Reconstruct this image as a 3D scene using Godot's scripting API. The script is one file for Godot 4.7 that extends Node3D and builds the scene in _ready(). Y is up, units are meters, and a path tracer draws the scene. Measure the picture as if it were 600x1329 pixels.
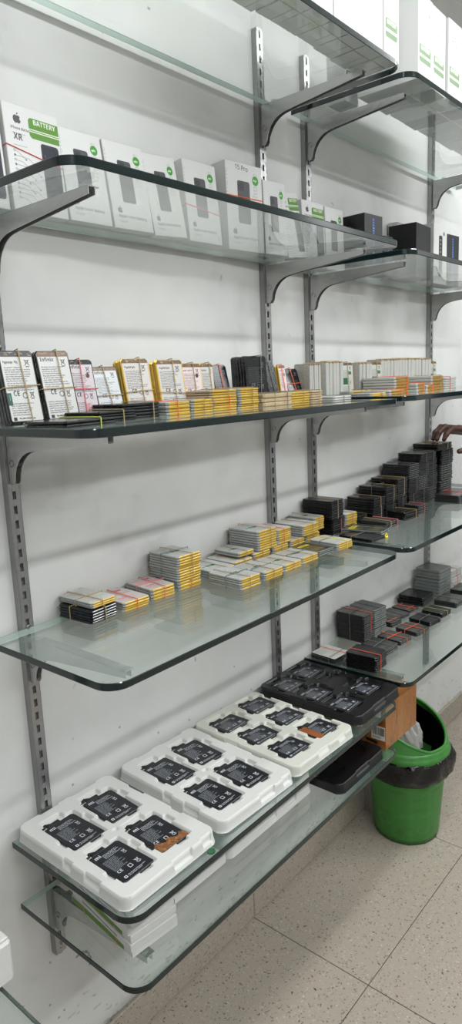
extends Node3D
# Wall of glass shelves in a phone-parts shop. x runs along the wall, y up, z out into the shop; metres.

var rng := RandomNumberGenerator.new()
var names := {}
var M := {}
var cache := {}

const L1 := 2.060
const L2 := 1.710
const L3 := 1.374
const L4 := 1.0153
const L5 := 0.6347
const L6 := 0.5068
const R1 := 2.065
const R2 := 1.703
const R3 := 1.377
const R4 := 1.0116
const R5 := 0.660
const GLASS := 0.012
const STANDARDS := [0.0, 0.739, 0.9286, 1.675]

# ------------------------------------------------------------------ the scene
func _ready() -> void:
	rng.seed = 20240611
	# camera
	var cam := Camera3D.new()
	cam.name = "camera"
	cam.transform = Transform3D(Basis(Vector3(0.6421202, -0.0427421, 0.7654115), Vector3(0.1708526, 0.9813109, -0.0885336), Vector3(-0.7473226, 0.1876218, 0.6374222)), Vector3(-0.6424710, 1.4287911, 1.0472200))
	cam.fov = 73.4929
	cam.near = 0.02
	add_child(cam)
	cam.current = true
	# surroundings of the closed room
	var we := WorldEnvironment.new()
	we.name = "environment"
	var env := Environment.new()
	env.background_mode = Environment.BG_COLOR
	env.background_color = Color(0.02, 0.02, 0.02)
	env.tonemap_mode = Environment.TONE_MAPPER_LINEAR
	env.tonemap_exposure = 0.90
	env.sdfgi_enabled = true
	env.ssao_enabled = true
	env.ssil_enabled = true
	we.environment = env
	add_child(we)
	make_materials()
	for k in LAMPS:
		lamp(k[0], k[1], k[2], k[3])
	room()
	shelving()
	cartons_high()
	cartons_second()
	eye_level()
	fourth_level()
	far_stacks()
	lower_right()
	trays()
	bottom_shelf()
	bin_and_box()
	left_bay()
	person()

# linear lamps under the ceiling, all parallel to the shelf wall: [x, z, energy, label]
const LAMPS := [
	[-0.55, 2.0, 3.3, "long ceiling lamp over the shop, nearest the camera"],
	[1.15, 2.0, 3.3, "long ceiling lamp over the middle of the shop"],
	[2.85, 2.0, 3.3, "long ceiling lamp over the far end of the shop"],
	[0.20, 0.72, 2.0, "long ceiling lamp close above the near shelves"],
	[1.75, 0.72, 2.0, "long ceiling lamp close above the far shelves"],
]
const CEILING := 2.66

func lamp(x: float, z: float, energy: float, label: String) -> void:
	var t := thing("ceiling_lamp", label, "ceiling lamp", Vector3(x, CEILING, z), Basis.IDENTITY, "linear ceiling lamps")
	var st := begin()
	chamfer_box(st, Vector3(0, -0.018, 0), Vector3(1.24, 0.036, 0.13), 0.004)
	for s in [-1.0, 1.0]:
		chamfer_box(st, Vector3(s * 0.612, -0.052, 0), Vector3(0.016, 0.04, 0.12), 0.003)
	part(t, "housing", fin(st), M["panel_frame"])
	for z2 in [-0.04, 0.04]:
		st = begin()
		add_tube(st, [Vector3(-0.604, -0.055, z2), Vector3(0.604, -0.055, z2)], 0.015, 14)
		part(t, "light_tube", fin(st), M["panel_glow"])
	var l := AreaLight3D.new()
	l.name = "tube_light"
	l.area_size = Vector2(1.2, 0.12)
	l.light_energy = energy
	l.light_color = Color(0.985, 1.0, 1.0)
	l.shadow_enabled = true
	l.area_range = 12.0
	l.position = Vector3(0, -0.073, 0)
	l.rotation = Vector3(-PI / 2, 0, 0)
	t.add_child(l)

func room() -> void:
	var x0 := -1.4
	var x1 := 3.4
	var z1 := 3.8
	var H := CEILING
	var st := begin()
	# back wall: a slab whose face carries the paint print
	add_box(st, Vector3((x0 + x1) / 2, H / 2, -0.06), Vector3(x1 - x0 + 0.2, H, 0.119))
	var am := fin(st, M["plain_wall"])
	st = begin()
	quad(st, Vector3(x0, 0, 0), Vector3(x1, 0, 0), Vector3(x1, H, 0), Vector3(x0, H, 0), Vector3.BACK, [Vector2(0, 1), Vector2(1, 1), Vector2(1, 1.0 - H / 3.0), Vector2(0, 1.0 - H / 3.0)])
	am = fin(st, M["wall_paint"], am)
	structure("wall_back", am, null)
	for k in [["wall_left", Vector3(x0 - 0.05, H / 2, z1 / 2), Vector3(0.1, H, z1 + 0.2)], ["wall_right", Vector3(x1 + 0.05, H / 2, z1 / 2), Vector3(0.1, H, z1 + 0.2)], ["wall_front", Vector3((x0 + x1) / 2, H / 2, z1 + 0.05), Vector3(x1 - x0, H, 0.1)]]:
		st = begin()
		add_box(st, k[1], k[2])
		structure(k[0], fin(st), M["plain_wall"])
	st = begin()
	add_box(st, Vector3((x0 + x1) / 2, H + 0.05, z1 / 2), Vector3(x1 - x0 + 0.2, 0.1, z1 + 0.2))
	structure("ceiling", fin(st), M["ceiling_paint"])
	# floor: bed with the joint colour, large tiles on it
	st = begin()
	add_box(st, Vector3((x0 + x1) / 2, -0.053, z1 / 2), Vector3(x1 - x0 + 0.2, 0.1, z1 + 0.2))
	var fl := structure("floor", fin(st), M["joint"])
	for i in range(-4, 5):
		for j in range(-1, 6):
			var a := maxf(0.598 + i * 0.6, x0)
			var b := minf(0.598 + (i + 1) * 0.6, x1)
			var c := maxf(0.355 + j * 0.6, 0.0)
			var d := minf(0.355 + (j + 1) * 0.6, z1)
			if b - a < 0.02 or d - c < 0.02:
				continue
			st = begin()
			chamfer_box(st, Vector3((a + b) / 2, -0.0015, (c + d) / 2), Vector3(b - a - 0.002, 0.003, d - c - 0.002), 0.0006)
			structure("tile", fin(st), M["terrazzo"], fl)
	# skirting of the same terrazzo, in lengths
	st = begin()
	add_box(st, Vector3((x0 + x1) / 2, 0.04, 0.003), Vector3(x1 - x0, 0.08, 0.006))
	var bb := structure("baseboard_back", fin(st), M["joint"])
	for i in range(-4, 5):
		var a := maxf(0.598 + i * 0.6, x0)
		var b := minf(0.598 + (i + 1) * 0.6, x1)
		if b - a < 0.02:
			continue
		st = begin()
		chamfer_box(st, Vector3((a + b) / 2, 0.0455, 0.0055), Vector3(b - a - 0.0015, 0.085, 0.011), 0.002)
		structure("skirting_tile", fin(st), M["terrazzo"], bb)

func shelving() -> void:
	var xl := -0.077
	var xr := 0.813
	var rl := 0.855
	var rr := 1.86
	glass_shelf("topmost glass shelf of the near bay, white boxes lined along its front", xl, xr, L1)
	glass_shelf("near glass shelf below the topmost, carrying phone battery cartons", xl, xr, L2)
	glass_shelf("near glass shelf at eye height with standing battery packs", xl, xr, L3)
	glass_shelf("near glass shelf carrying gold edged battery bundles", xl, xr, L4)
	glass_shelf("near glass shelf carrying the moulded battery trays", xl, xr, L5)
	glass_shelf("lowest near glass shelf under the moulded trays", xl + 0.003, xr, L6)
	glass_shelf("topmost glass shelf of the far bay, tall white boxes on it", rl, rr, R1)
	glass_shelf("far glass shelf with black cartons, second from the top", rl, rr, R2)
	glass_shelf("far glass shelf at eye height with upright pale packs", rl, rr, R3)
	glass_shelf("far glass shelf under the dark stacked bundles", rl, rr, R4)
	glass_shelf("lowest far glass shelf above the green bin", rl, rr, R5)
	for i in 4:
		standard(["chrome slotted standard at the picture's left edge", "chrome slotted standard behind the tallest gold bundles", "chrome slotted standard behind the tall black battery stack", "chrome slotted standard farthest along the wall, by the hand"][i], STANDARDS[i], 0.347, 2.205)
	var nm := ["topmost", "phone carton", "eye height", "gold bundle", "tray", "lowest"]
	for i in 6:
		var y: float = [L1, L2, L3, L4, L5, L6][i] - GLASS
		bracket("steel bracket under the near %s shelf at its left end" % nm[i], STANDARDS[0], y)
		bracket("steel bracket under the near %s shelf at its far end" % nm[i], STANDARDS[1], y)
	var nr := ["topmost", "black carton", "eye height", "dark stack", "lowest"]
	for i in 5:
		var y: float = [R1, R2, R3, R4, R5][i] - GLASS
		bracket("steel bracket under the far %s shelf at its near end" % nr[i], STANDARDS[2], y)
		bracket("steel bracket under the far %s shelf by the farthest standard" % nr[i], STANDARDS[3], y)

func ordinal(i: int) -> String:
	return ["first", "second", "third", "fourth", "fifth", "sixth", "seventh", "eighth", "ninth", "tenth", "eleventh", "twelfth"][i]

func cartons_high() -> void:
	# boxes along the front of the two top shelves
	for i in 8:
		var x := 0.332 + i * 0.0635
		var note: String = "rightmost of them, with a green label" if i == 7 else "%s from the left" % ordinal(i)
		carton("battery_carton", "tall white battery box on the topmost near shelf, " + note, "box", "tall boxes on the topmost near shelf", Vector3(x, L1, 0.322 - rng.randf_range(0.0, 0.004)), rng.randf_range(-1.5, 1.5), 0, Vector3(0.061, 0.172, 0.084 + rng.randf_range(-0.004, 0.004)), M["tall_front" if i == 7 else "white_card"], M["white_card"])
	for i in 8:
		var x := 0.948 + i * 0.080
		var w: float = 0.074
		var extra: String = ["nearest one, its grey side showing", "second in line", "third, with 65 handwritten on it", "fourth in line", "fifth in line", "sixth in line", "seventh in line", "eighth in line"][i]
		carton("battery_carton", "tall white battery box on the topmost far shelf, " + extra, "box", "tall boxes on the topmost far shelf", Vector3(x, R1, 0.318 - rng.randf_range(0.0, 0.006)), rng.randf_range(-2, 2), 0, Vector3(w, 0.172, 0.15), M["tall_front_note" if i == 2 else "tall_front"], M["white_card"])
	carton("battery_carton", "white box with green foot at the near corner of the topmost far shelf", "box", "", Vector3(0.93, R1, 0.14), 0, 0, Vector3(0.06, 0.16, 0.05), M["tall_front"], M["white_card"])

func cartons_second() -> void:
	var g := "white phone battery cartons leaning on the wall"
	carton("battery_carton", "white carton with black phone picture cut by the left frame edge", "box", g, Vector3(-0.022, L2, 0.04), 2, 4, Vector3(0.108, 0.166, 0.02), M["circuit_front"], M["white_card"])
	var x := carton("battery_carton", "white carton marked XR with a green battery band and circuit print", "box", g, Vector3(0.090, L2, 0.042), 2, 4, Vector3(0.108, 0.164, 0.02), M["circuit_front"], M["white_card"])
	var st := begin()
	add_tube(st, [Vector3(-0.0545, 0.098, -0.020), Vector3(-0.0545, 0.100, 0.001), Vector3(0.0545, 0.082, 0.001), Vector3(0.0545, 0.08, -0.020)], 0.0008, 5)
	part(x, "rubber_band", fin(st), M["band_red"])
	# middle x, z, yaw, lean, roll, w, h, thickness
	for k in [
		[0.192, 0.044, -2, 8, 0, 0.090, 0.156, 0.014, "second white phone carton, right beside the XR carton", 0],
		[0.290, 0.047, -2, 8, 0.5, 0.094, 0.156, 0.016, "white phone carton just right of the first shelf bracket tip", 0],
		[0.384, 0.050, -3, 8, 3, 0.086, 0.154, 0.014, "white phone carton leaning crooked between two upright ones", 0],
		[0.489, 0.048, -3, 5, 0, 0.095, 0.160, 0.032, "thick white phone carton pair with an orange band", 2],
		[0.622, 0.050, -6, 1, 0, 0.112, 0.182, 0.040, "largest white phone carton with handwriting above the phone", 1],
		[0.718, 0.062, -8, 2, 0, 0.072, 0.160, 0.03, "white phone carton half hidden behind the largest one", 0],
		[0.792, 0.07, -6, 7, 5, 0.066, 0.150, 0.012, "tilted white carton with a green top band near the second standard", 3],
		[0.905, 0.045, -2, 2, 0, 0.095, 0.156, 0.03, "white carton with apple mark and green band by the third standard", 4],
		[1.005, 0.045, -2, 2, 0, 0.085, 0.156, 0.03, "last white phone carton before the black cartons", 0],
	]:
		var front: Material = M[["phone_front", "phone_front_note", "phone_front", "circuit_front", "circuit_front"][k[9]]]
		var y := L2 if k[0] < 0.82 else R2
		var c := carton("battery_carton", k[8], "box", g, Vector3(k[0], y, k[1]), k[2], k[3], Vector3(k[5], k[6], k[7]), front, M["white_card"], k[4])
		if k[9] == 2 or k[9] == 1:
			st = begin()
			var w: float = k[5] / 2 + 0.0008
			var yy: float = 0.072 if k[9] == 2 else 0.112
			var dy: float = -0.012 if k[9] == 2 else 0.0
			add_tube(st, [Vector3(-w, yy - 0.006, -k[7]), Vector3(-w, yy, 0.001), Vector3(w, yy + dy, 0.001), Vector3(w, yy + dy, -k[7])], 0.0009, 5)
			part(c, "rubber_band", fin(st), M["band_orange"])
	var gb := "black cartons on the far shelf below the topmost"
	carton("battery_carton", "tall black carton with blue strip beside the white phone cartons", "box", gb, Vector3(1.118, R2, 0.095), -4, 0, Vector3(0.088, 0.148, 0.075), M["black_front"], M["black_card"])
	carton("battery_carton", "low black carton with blue strip behind the shelf corner", "box", gb, Vector3(1.212, R2, 0.09), -4, 0, Vector3(0.048, 0.105, 0.05), M["black_front"], M["black_card"])
	carton("battery_carton", "long black carton lying under the pale box top", "box", gb, Vector3(1.365, R2, 0.125), 4, 0, Vector3(0.115, 0.150, 0.085), M["black_card"], M["black_card"])
	carton("battery_carton", "pale grey carton whose top shows behind the long black one", "box", "", Vector3(1.425, R2, 0.035), 0, 0, Vector3(0.10, 0.176, 0.03), M["grey_card"], M["white_card"])
	carton("battery_carton", "white carton with a dark phone print by the farthest standard", "box", "white cartons by the farthest standard", Vector3(1.54, R2, 0.10), -4, 0, Vector3(0.085, 0.180, 0.05), M["spine_front"], M["white_card"])
	carton("battery_carton", "black carton with blue strip at the picture's right edge", "box", gb, Vector3(1.640, R2, 0.10), -4, 0, Vector3(0.085, 0.160, 0.05), M["black_front"], M["white_card"])

func eye_level() -> void:
	var y := L3
	# printed packs leaning on the wall: [x, z foot, yaw, lean, w, h, n, t, style, label, bands]
	for k in [
		[-0.068, 0.135, -4, 12, 0.060, 0.112, 3, 0.026, "f_number", "pack with white printed label cut by the left frame edge", [["x", 0.006, "tan"], ["z", 0.0, "tan"]]],
		[-0.002, 0.135, -4, 12, 0.062, 0.112, 3, 0.026, "f_infinix", "largest white labelled black pack, second from the left frame edge", [["x", 0.008, "tan"], ["z", 0.005, "tan"]]],
		[0.060, 0.120, -3, 10, 0.056, 0.100, 3, 0.018, "f_pink", "pinkish labelled black pack with a pink band", [["x", 0.0, "pink"], ["z", 0.0, "pink"]]],
		[0.116, 0.118, -3, 14, 0.058, 0.088, 3, 0.018, "f_bold", "low leaning black pack with white label, before the gold packs", [["x", 0.0, "tan"], ["z", 0.008, "tan"]]],
		[0.180, 0.120, -2, 10, 0.066, 0.100, 4, 0.026, "f_cream", "gold framed white pack, first of the gold packs", [["x", 0.008, "tan"], ["z", 0.01, "tan"]]],
		[0.262, 0.120, -2, 8, 0.070, 0.098, 4, 0.022, "f_cream", "widest gold framed white pack with a cross of bands", [["x", 0.006, "tan"], ["z", 0.014, "tan"]]],
		[0.334, 0.110, -2, 6, 0.058, 0.092, 3, 0.018, "f_rose", "gold framed pack with pink print and round dark mark", [["x", 0.006, "tan"]]],
		[0.394, 0.105, -2, 6, 0.040, 0.092, 3, 0.018, "f_cream", "narrow gold framed pack beside the pink printed one", [["x", 0.008, "tan"]]],
		[0.440, 0.105, -2, 14, 0.048, 0.088, 3, 0.020, "f_black", "leaning dark pack with an orange band", [["x", 0.002, "orange"]]],
		[0.510, 0.125, -3, 2, 0.070, 0.104, 6, 0.045, "f_black", "thick upright black pack in a glossy clear bag", [["x", 0.012, "grey"], ["z", 0.03, "grey"]]],
		[0.640, 0.090, -3, 12, 0.036, 0.090, 3, 0.022, "f_black", "dark pack in a puffed clear bag by the second standard", [["x", 0.0, "grey"]]],
		[0.684, 0.090, -3, 8, 0.028, 0.086, 2, 0.016, "f_rose", "thin brownish pack beside the puffed clear bag", [["x", 0.0, "orange"]]],
		[0.716, 0.092, -3, 18, 0.056, 0.078, 2, 0.016, "f_black", "slumped dark pack with an orange cross band", [["x", 0.0, "orange"], ["z", 0.0, "orange"]]],
	]:
		standing(k[9], k[8], k[0], k[1], y, k[2], k[3], k[4], k[5], k[6], k[7], k[10])
	# packs standing like books
	for k in [
		[0.772, 0.11, L3, -14, 0.038, 0.088, 5, "five pale packs standing on edge at the end of the near shelf"],
		[0.862, 0.10, R3, -14, 0.062, 0.090, 5, "pale packs standing on edge by the third standard"],
		[1.030, 0.10, R3, -14, 0.050, 0.086, 4, "pale packs standing on edge, between two green marked packs"],
		[1.150, 0.10, R3, -14, 0.070, 0.094, 5, "tallest pale packs standing on edge along the far shelf"],
		[1.245, 0.10, R3, -14, 0.080, 0.096, 6, "pale packs standing on edge in front of the far wall"],
		[1.352, 0.10, R3, -14, 0.090, 0.096, 6, "pale packs standing on edge before the farthest standard"],
	]:
		spined(k[7], k[0], k[1], k[2], k[3], k[4], k[5], 0.060, k[6], [["z", 0.01, "tan"]])
	for k in [[0.930, "green marked pale pack standing beside the third standard"], [1.090, "green marked pale pack standing amid the edge-on packs"], [1.462, "pale printed pack standing at the farthest standard"]]:
		standing(k[1], "f_green", k[0], 0.10, R3, -6, 3, 0.060, 0.086, 3, 0.020, [["x", 0.005, "tan"]])

	# lying along the front of the shelf
	var g := "bundles lying at eye height"
	lying("flat black bundle with a lime band at the front corner", g, "black", -0.060, 0.255, y, 8, 0.110, 0.085, 2, 0.010, [["x", 0.018, "lime"]], 0.012)
	lying("black bundle with a tan band, second along the eye height shelf", g, "black", 0.030, 0.215, y, 4, 0.090, 0.080, 4, 0.017, [["x", 0.012, "tan"]])
	lying("black bundle of five under the white labelled packs", g, "black", 0.100, 0.190, y, 2, 0.095, 0.075, 5, 0.026, [["x", 0.025, "tan"]])
	lying("grey topped gold bundle with an orange band", g, "pink", 0.200, 0.195, y, 0, 0.062, 0.075, 4, 0.024, [["x", -0.004, "orange"]])
	lying("bright gold bundle of five beside the grey topped one", g, "gold", 0.264, 0.195, y, 0, 0.060, 0.075, 5, 0.025, [["x", 0.0, "tan"]])
	lying("salmon topped gold bundle carrying a beige one", g, "salmon", 0.330, 0.185, y, -1, 0.075, 0.075, 5, 0.024, [["x", 0.012, "orange"]])
	lying("beige bundle lying on the salmon topped gold one", g, "beigegold", 0.328, 0.184, y + 0.0245, -1, 0.078, 0.075, 3, 0.015, [["x", 0.012, "tan"]])
	lying("tall gold bundle of nine thin batteries at eye height", g, "goldplain", 0.410, 0.185, y, 0, 0.066, 0.075, 9, 0.040, [["x", 0.006, "tan"]])
	lying("loose beige bagged bundle under the thick black pack", g, "beige", 0.482, 0.190, y, -2, 0.100, 0.080, 3, 0.026, [["x", -0.012, "tan"], ["x", 0.03, "grey"]], 0.015)
	lying("beige topped gold bundle below the puffed clear bag", g, "beigegold", 0.588, 0.180, y, 0, 0.080, 0.075, 5, 0.026, [["x", 0.014, "tan"]], 0.012)
	lying("brown edged bundle at the end of the near eye height shelf", g, "beige", 0.674, 0.178, y, 0, 0.052, 0.075, 5, 0.026, [["x", 0.008, "tan"]])
	lying("thin pale bundle in front of the edge-on packs, nearest one", g, "pale", 0.735, 0.20, y, -4, 0.075, 0.085, 2, 0.010, [["x", 0.0, "grey"]])
	g = "bundles lying on the far eye height shelf"
	lying("thin pale bundle with green print beside the third standard", g, "gold", 0.862, 0.225, R3, -3, 0.075, 0.075, 2, 0.008, [["x", 0.01, "grey"]])
	lying("pink topped thin bundle at the foot of the edge-on packs", g, "pink", 0.905, 0.145, R3, -3, 0.100, 0.04, 2, 0.014, [["x", 0.02, "grey"]])
	lying("thin brass edged bundle at the far shelf's front", g, "brass", 0.945, 0.235, R3, 0, 0.080, 0.085, 2, 0.012, [["x", 0.02, "orange"]])
	lying("white sided brass ended bundle of six, tallest on the far shelf", g, "brass", 1.030, 0.205, R3, 2, 0.090, 0.100, 6, 0.044, [["x", 0.028, "orange"]])
	lying("small brass ended bundle of three beside the tallest one", g, "brass", 1.140, 0.215, R3, 2, 0.055, 0.085, 3, 0.024, [["x", 0.008, "orange"]])
	lying("small brass ended bundle of two past the three-high one", g, "brass", 1.205, 0.215, R3, 2, 0.055, 0.085, 2, 0.017, [["x", 0.008, "orange"]])
	lying("long brass ended bundle set back before the farthest standard", g, "brass", 1.280, 0.195, R3, 2, 0.088, 0.090, 5, 0.042, [["x", 0.014, "tan"]])
	lying("grey bundle at the picture's right edge on the eye height shelf", g, "pale", 1.395, 0.185, R3, 2, 0.10, 0.090, 5, 0.036, [["x", -0.01, "red"]])

func fourth_level() -> void:
	var y := L4
	var g := "battery bundles on the near lower shelf"
	lying("navy bundle with white edge lines, lowest at the near end", g, "navy", 0.070, 0.105, y, 3, 0.066, 0.092, 5, 0.025, [["x", 0.002, "tan"], ["z", -0.01, "tan"]], 0.010)
	lying("grey topped gold bundle resting on the navy one", g, "goldplain", 0.078, 0.098, y + 0.0255, 2, 0.062, 0.094, 3, 0.011, [["x", -0.006, "tan"], ["z", 0.004, "tan"]], 0.008)
	lying("pink scrawled gold bundle right beside the navy one", g, "pink", 0.146, 0.104, y, -3, 0.066, 0.092, 4, 0.019, [["x", 0.0, "orange"]], 0.008)
	lying("pink crossed gold bundle before the tall grey stack", g, "pink", 0.222, 0.100, y, -5, 0.062, 0.090, 4, 0.024, [["x", 0.004, "pink"], ["z", 0.0, "pink"]], 0.008)
	lying("short gold bundle with red band under the tall grey stack", g, "gold", 0.297, 0.100, y, -3, 0.066, 0.090, 3, 0.019, [["x", 0.0, "pink"]])
	lying("tall grey and gold stack of ten with green print", g, "gold", 0.296, 0.101, y + 0.0195, -2, 0.070, 0.092, 10, 0.053, [["x", 0.004, "tan"], ["z", 0.0, "grey"]], 0.008)
	lying("gold bundle lying askew behind the tall grey stack", g, "gold", 0.386, 0.112, y, -4, 0.072, 0.090, 4, 0.022, [["x", 0.01, "tan"]])
	lying("gold bundle between the askew one and the thick grey one", g, "goldplain", 0.464, 0.106, y, -3, 0.066, 0.090, 4, 0.022, [["x", 0.0, "tan"]])
	# lower layer of the back row
	for k in [[0.536, "first"], [0.608, "second"], [0.680, "third"], [0.748, "fourth"]]:
		lying("gold bundle under the back row's upper layer, %s along" % k[1], g, "gold", k[0], 0.106, y, -1, 0.064, 0.092, 5, 0.026, [["x", 0.0, "tan"]])
	lying("thin green marked gold bundle against the wall", g, "gold", 0.490, 0.100, y + 0.0265, -2, 0.056, 0.082, 2, 0.011, [["x", 0.0, "tan"]])
	lying("thick grey and gold stack of eight by the second standard", g, "gold", 0.555, 0.104, y + 0.0265, -2, 0.072, 0.096, 8, 0.047, [["x", 0.008, "tan"]], 0.006)
	lying("orange tinged gold stack touching the thick grey one", g, "pink", 0.632, 0.104, y + 0.0265, -2, 0.056, 0.088, 7, 0.036, [["x", -0.004, "orange"]])
	lying("gold bundle with white sides in front of the tall black stack", g, "goldplain", 0.728, 0.110, y + 0.0265, -3, 0.070, 0.098, 5, 0.028, [["x", 0.004, "tan"]])
	lying("dark topped gold bundle tucked behind the white sided one", g, "gold", 0.800, 0.096, y + 0.0265, -2, 0.048, 0.090, 6, 0.034, [["x", 0.0, "tan"]])
	# front row
	lying("foremost gold bundle of the front row, green printed top", g, "gold", 0.368, 0.204, y, -3, 0.064, 0.096, 5, 0.024, [["x", -0.008, "tan"], ["z", 0.006, "grey"]], 0.008)
	lying("gold bundle second in the front row, past the foremost", g, "gold", 0.444, 0.206, y, -2, 0.066, 0.096, 4, 0.020, [["x", 0.0, "tan"], ["z", 0.01, "grey"]])
	lying("low gold bundle, third in the front row", g, "gold", 0.520, 0.202, y, -2, 0.066, 0.088, 3, 0.017, [["x", 0.0, "tan"]])
	lying("low gold bundle, fourth in the front row, with a knotted tan band", g, "gold", 0.594, 0.198, y, -2, 0.066, 0.086, 3, 0.016, [["x", 0.004, "tan"], ["z", 0.0, "grey"]])
	lying("dark topped bundle with a yellow stripe in the front row", g, "yellow", 0.668, 0.194, y, -2, 0.066, 0.084, 3, 0.014, [["x", 0.02, "grey"]])
	lying("last gold bundle of the front row, near the shelf's rounded corner", g, "goldplain", 0.738, 0.202, y, -4, 0.066, 0.090, 4, 0.019, [["x", 0.006, "yellow"], ["z", -0.01, "grey"]])

func far_stacks() -> void:
	var y := R4
	var g := "dark battery bundles on the far shelf"
	lying("black bundle with red band at the foot of the tall black stack", g, "black", 0.880, 0.100, y, 0, 0.066, 0.088, 8, 0.046, [["x", 0.012, "red"]])
	lying("tall black stack of ten thin batteries beside the gold bundles", g, "black", 0.868, 0.103, y + 0.0465, -2, 0.066, 0.096, 10, 0.050, [["x", 0.0, "tan"]], 0.006)
	lying("upright gold bundle behind the tall black stack", g, "goldplain", 0.958, 0.095, y, -4, 0.058, 0.075, 7, 0.046, [["x", 0.004, "tan"]])
	lying("thin flat black bundle at the near corner of the dark shelf", g, "black", 0.864, 0.222, y, -6, 0.070, 0.105, 2, 0.009, [["z", -0.01, "grey"]])
	lying("flat grey bundle with a yellow label and a yellow knot", g, "yellow", 0.938, 0.215, y, 8, 0.078, 0.120, 3, 0.014, [["x", 0.0, "grey"]])
	var kn := thing("knotted_band", "bright yellow knotted rubber band beside the flat grey bundle", "rubber band", Vector3(0.935, y, 0.226))
	var st := begin()
	add_tube(st, [Vector3(-0.006, 0.006, 0), Vector3(0, 0.012, 0.002), Vector3(0.006, 0.007, 0), Vector3(0.002, 0.0025, 0.004), Vector3(-0.004, 0.0025, 0.002)], 0.0024, 6, true)
	part(kn, "loop", fin(st), M["band_yellow"])
	lying("slate bundle with crossed tan and pink bands behind the yellow label", g, "slate", 1.035, 0.175, y, -6, 0.070, 0.090, 3, 0.016, [["x", -0.01, "tan"], ["x", 0.018, "pink"]])
	lying("low black bundle with an olive band by the upright gold one", g, "black", 1.040, 0.085, y, -4, 0.075, 0.080, 4, 0.026, [["x", 0.0, "olive"]])
	lying("black bundle, first step of the dark staircase", g, "black", 1.090, 0.105, y, -2, 0.070, 0.095, 6, 0.040, [["x", 0.01, "tan"]])
	lying("glossy black bundle on the first step of the dark staircase", g, "black", 1.092, 0.106, y + 0.0405, -3, 0.070, 0.095, 4, 0.028, [["x", 0.006, "tan"]])
	lying("black bundle, lower half of the second dark step", g, "black", 1.168, 0.105, y, -2, 0.068, 0.095, 8, 0.046, [["x", 0.008, "grey"]])
	lying("black bundle with tan bands, upper half of the second dark step", g, "black", 1.166, 0.106, y + 0.0465, -3, 0.072, 0.098, 7, 0.044, [["x", 0.012, "tan"], ["z", 0.0, "grey"]])
	lying("black bundle, lower half of the third dark step", g, "black", 1.242, 0.105, y, -2, 0.066, 0.095, 8, 0.050, [["x", 0.0, "grey"]])
	lying("brown topped bundle, upper half of the third dark step", g, "brown", 1.240, 0.106, y + 0.0505, -2, 0.068, 0.096, 8, 0.054, [["x", 0.01, "tan"]])
	# the high block: three columns of three
	for i in 3:
		for j in 3:
			var lab: String = ["near", "middle", "far"][i]
			var row: String = ["bottom", "centre", "top"][j]
			lying("black bundle in the high dark block, %s column, %s" % [lab, row], g, ["black", "black", "slate"][(i + j) % 3], 1.316 + i * 0.076, 0.108 - i * 0.004 + rng.randf_range(-0.002, 0.002), y + j * 0.0465, -2, 0.073, 0.098, 8, 0.046, [["x", rng.randf_range(-0.01, 0.015), "grey"]])
	lying("moss green topped bundle on the high dark block", g, "moss", 1.388, 0.112, y + 0.140, -3, 0.110, 0.085, 4, 0.026, [["x", -0.02, "grey"], ["x", 0.035, "grey"]])
	for j in 3:
		lying("dark bundle under the hand, %s of its pile" % ["lowest", "second", "third"][j], g, "slate" if j < 2 else "black", 1.560 + 0.004 * j, 0.104, y + j * 0.0535, -3, 0.090, 0.095, 7, 0.053, [["x", 0.01, "grey"]])
	lying("brown topped bundle that the hand is holding", g, "brown", 1.520, 0.110, y + 0.161, -3, 0.110, 0.095, 4, 0.022, [["x", 0.02, "tan"]])
	# front pieces
	lying("black bundle with a tan band before the dark staircase", g, "black", 1.150, 0.175, y, -6, 0.080, 0.065, 4, 0.024, [["x", 0.016, "tan"]])
	lying("silver edged bundle with a red band before the dark block", g, "slate", 1.248, 0.170, y, -6, 0.062, 0.055, 5, 0.028, [["x", 0.006, "red"]])
	lying("long black bundle with a red band at the right frame edge", g, "ember", 1.470, 0.205, y, 0, 0.150, 0.085, 4, 0.026, [["x", 0.0, "red"]])

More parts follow.
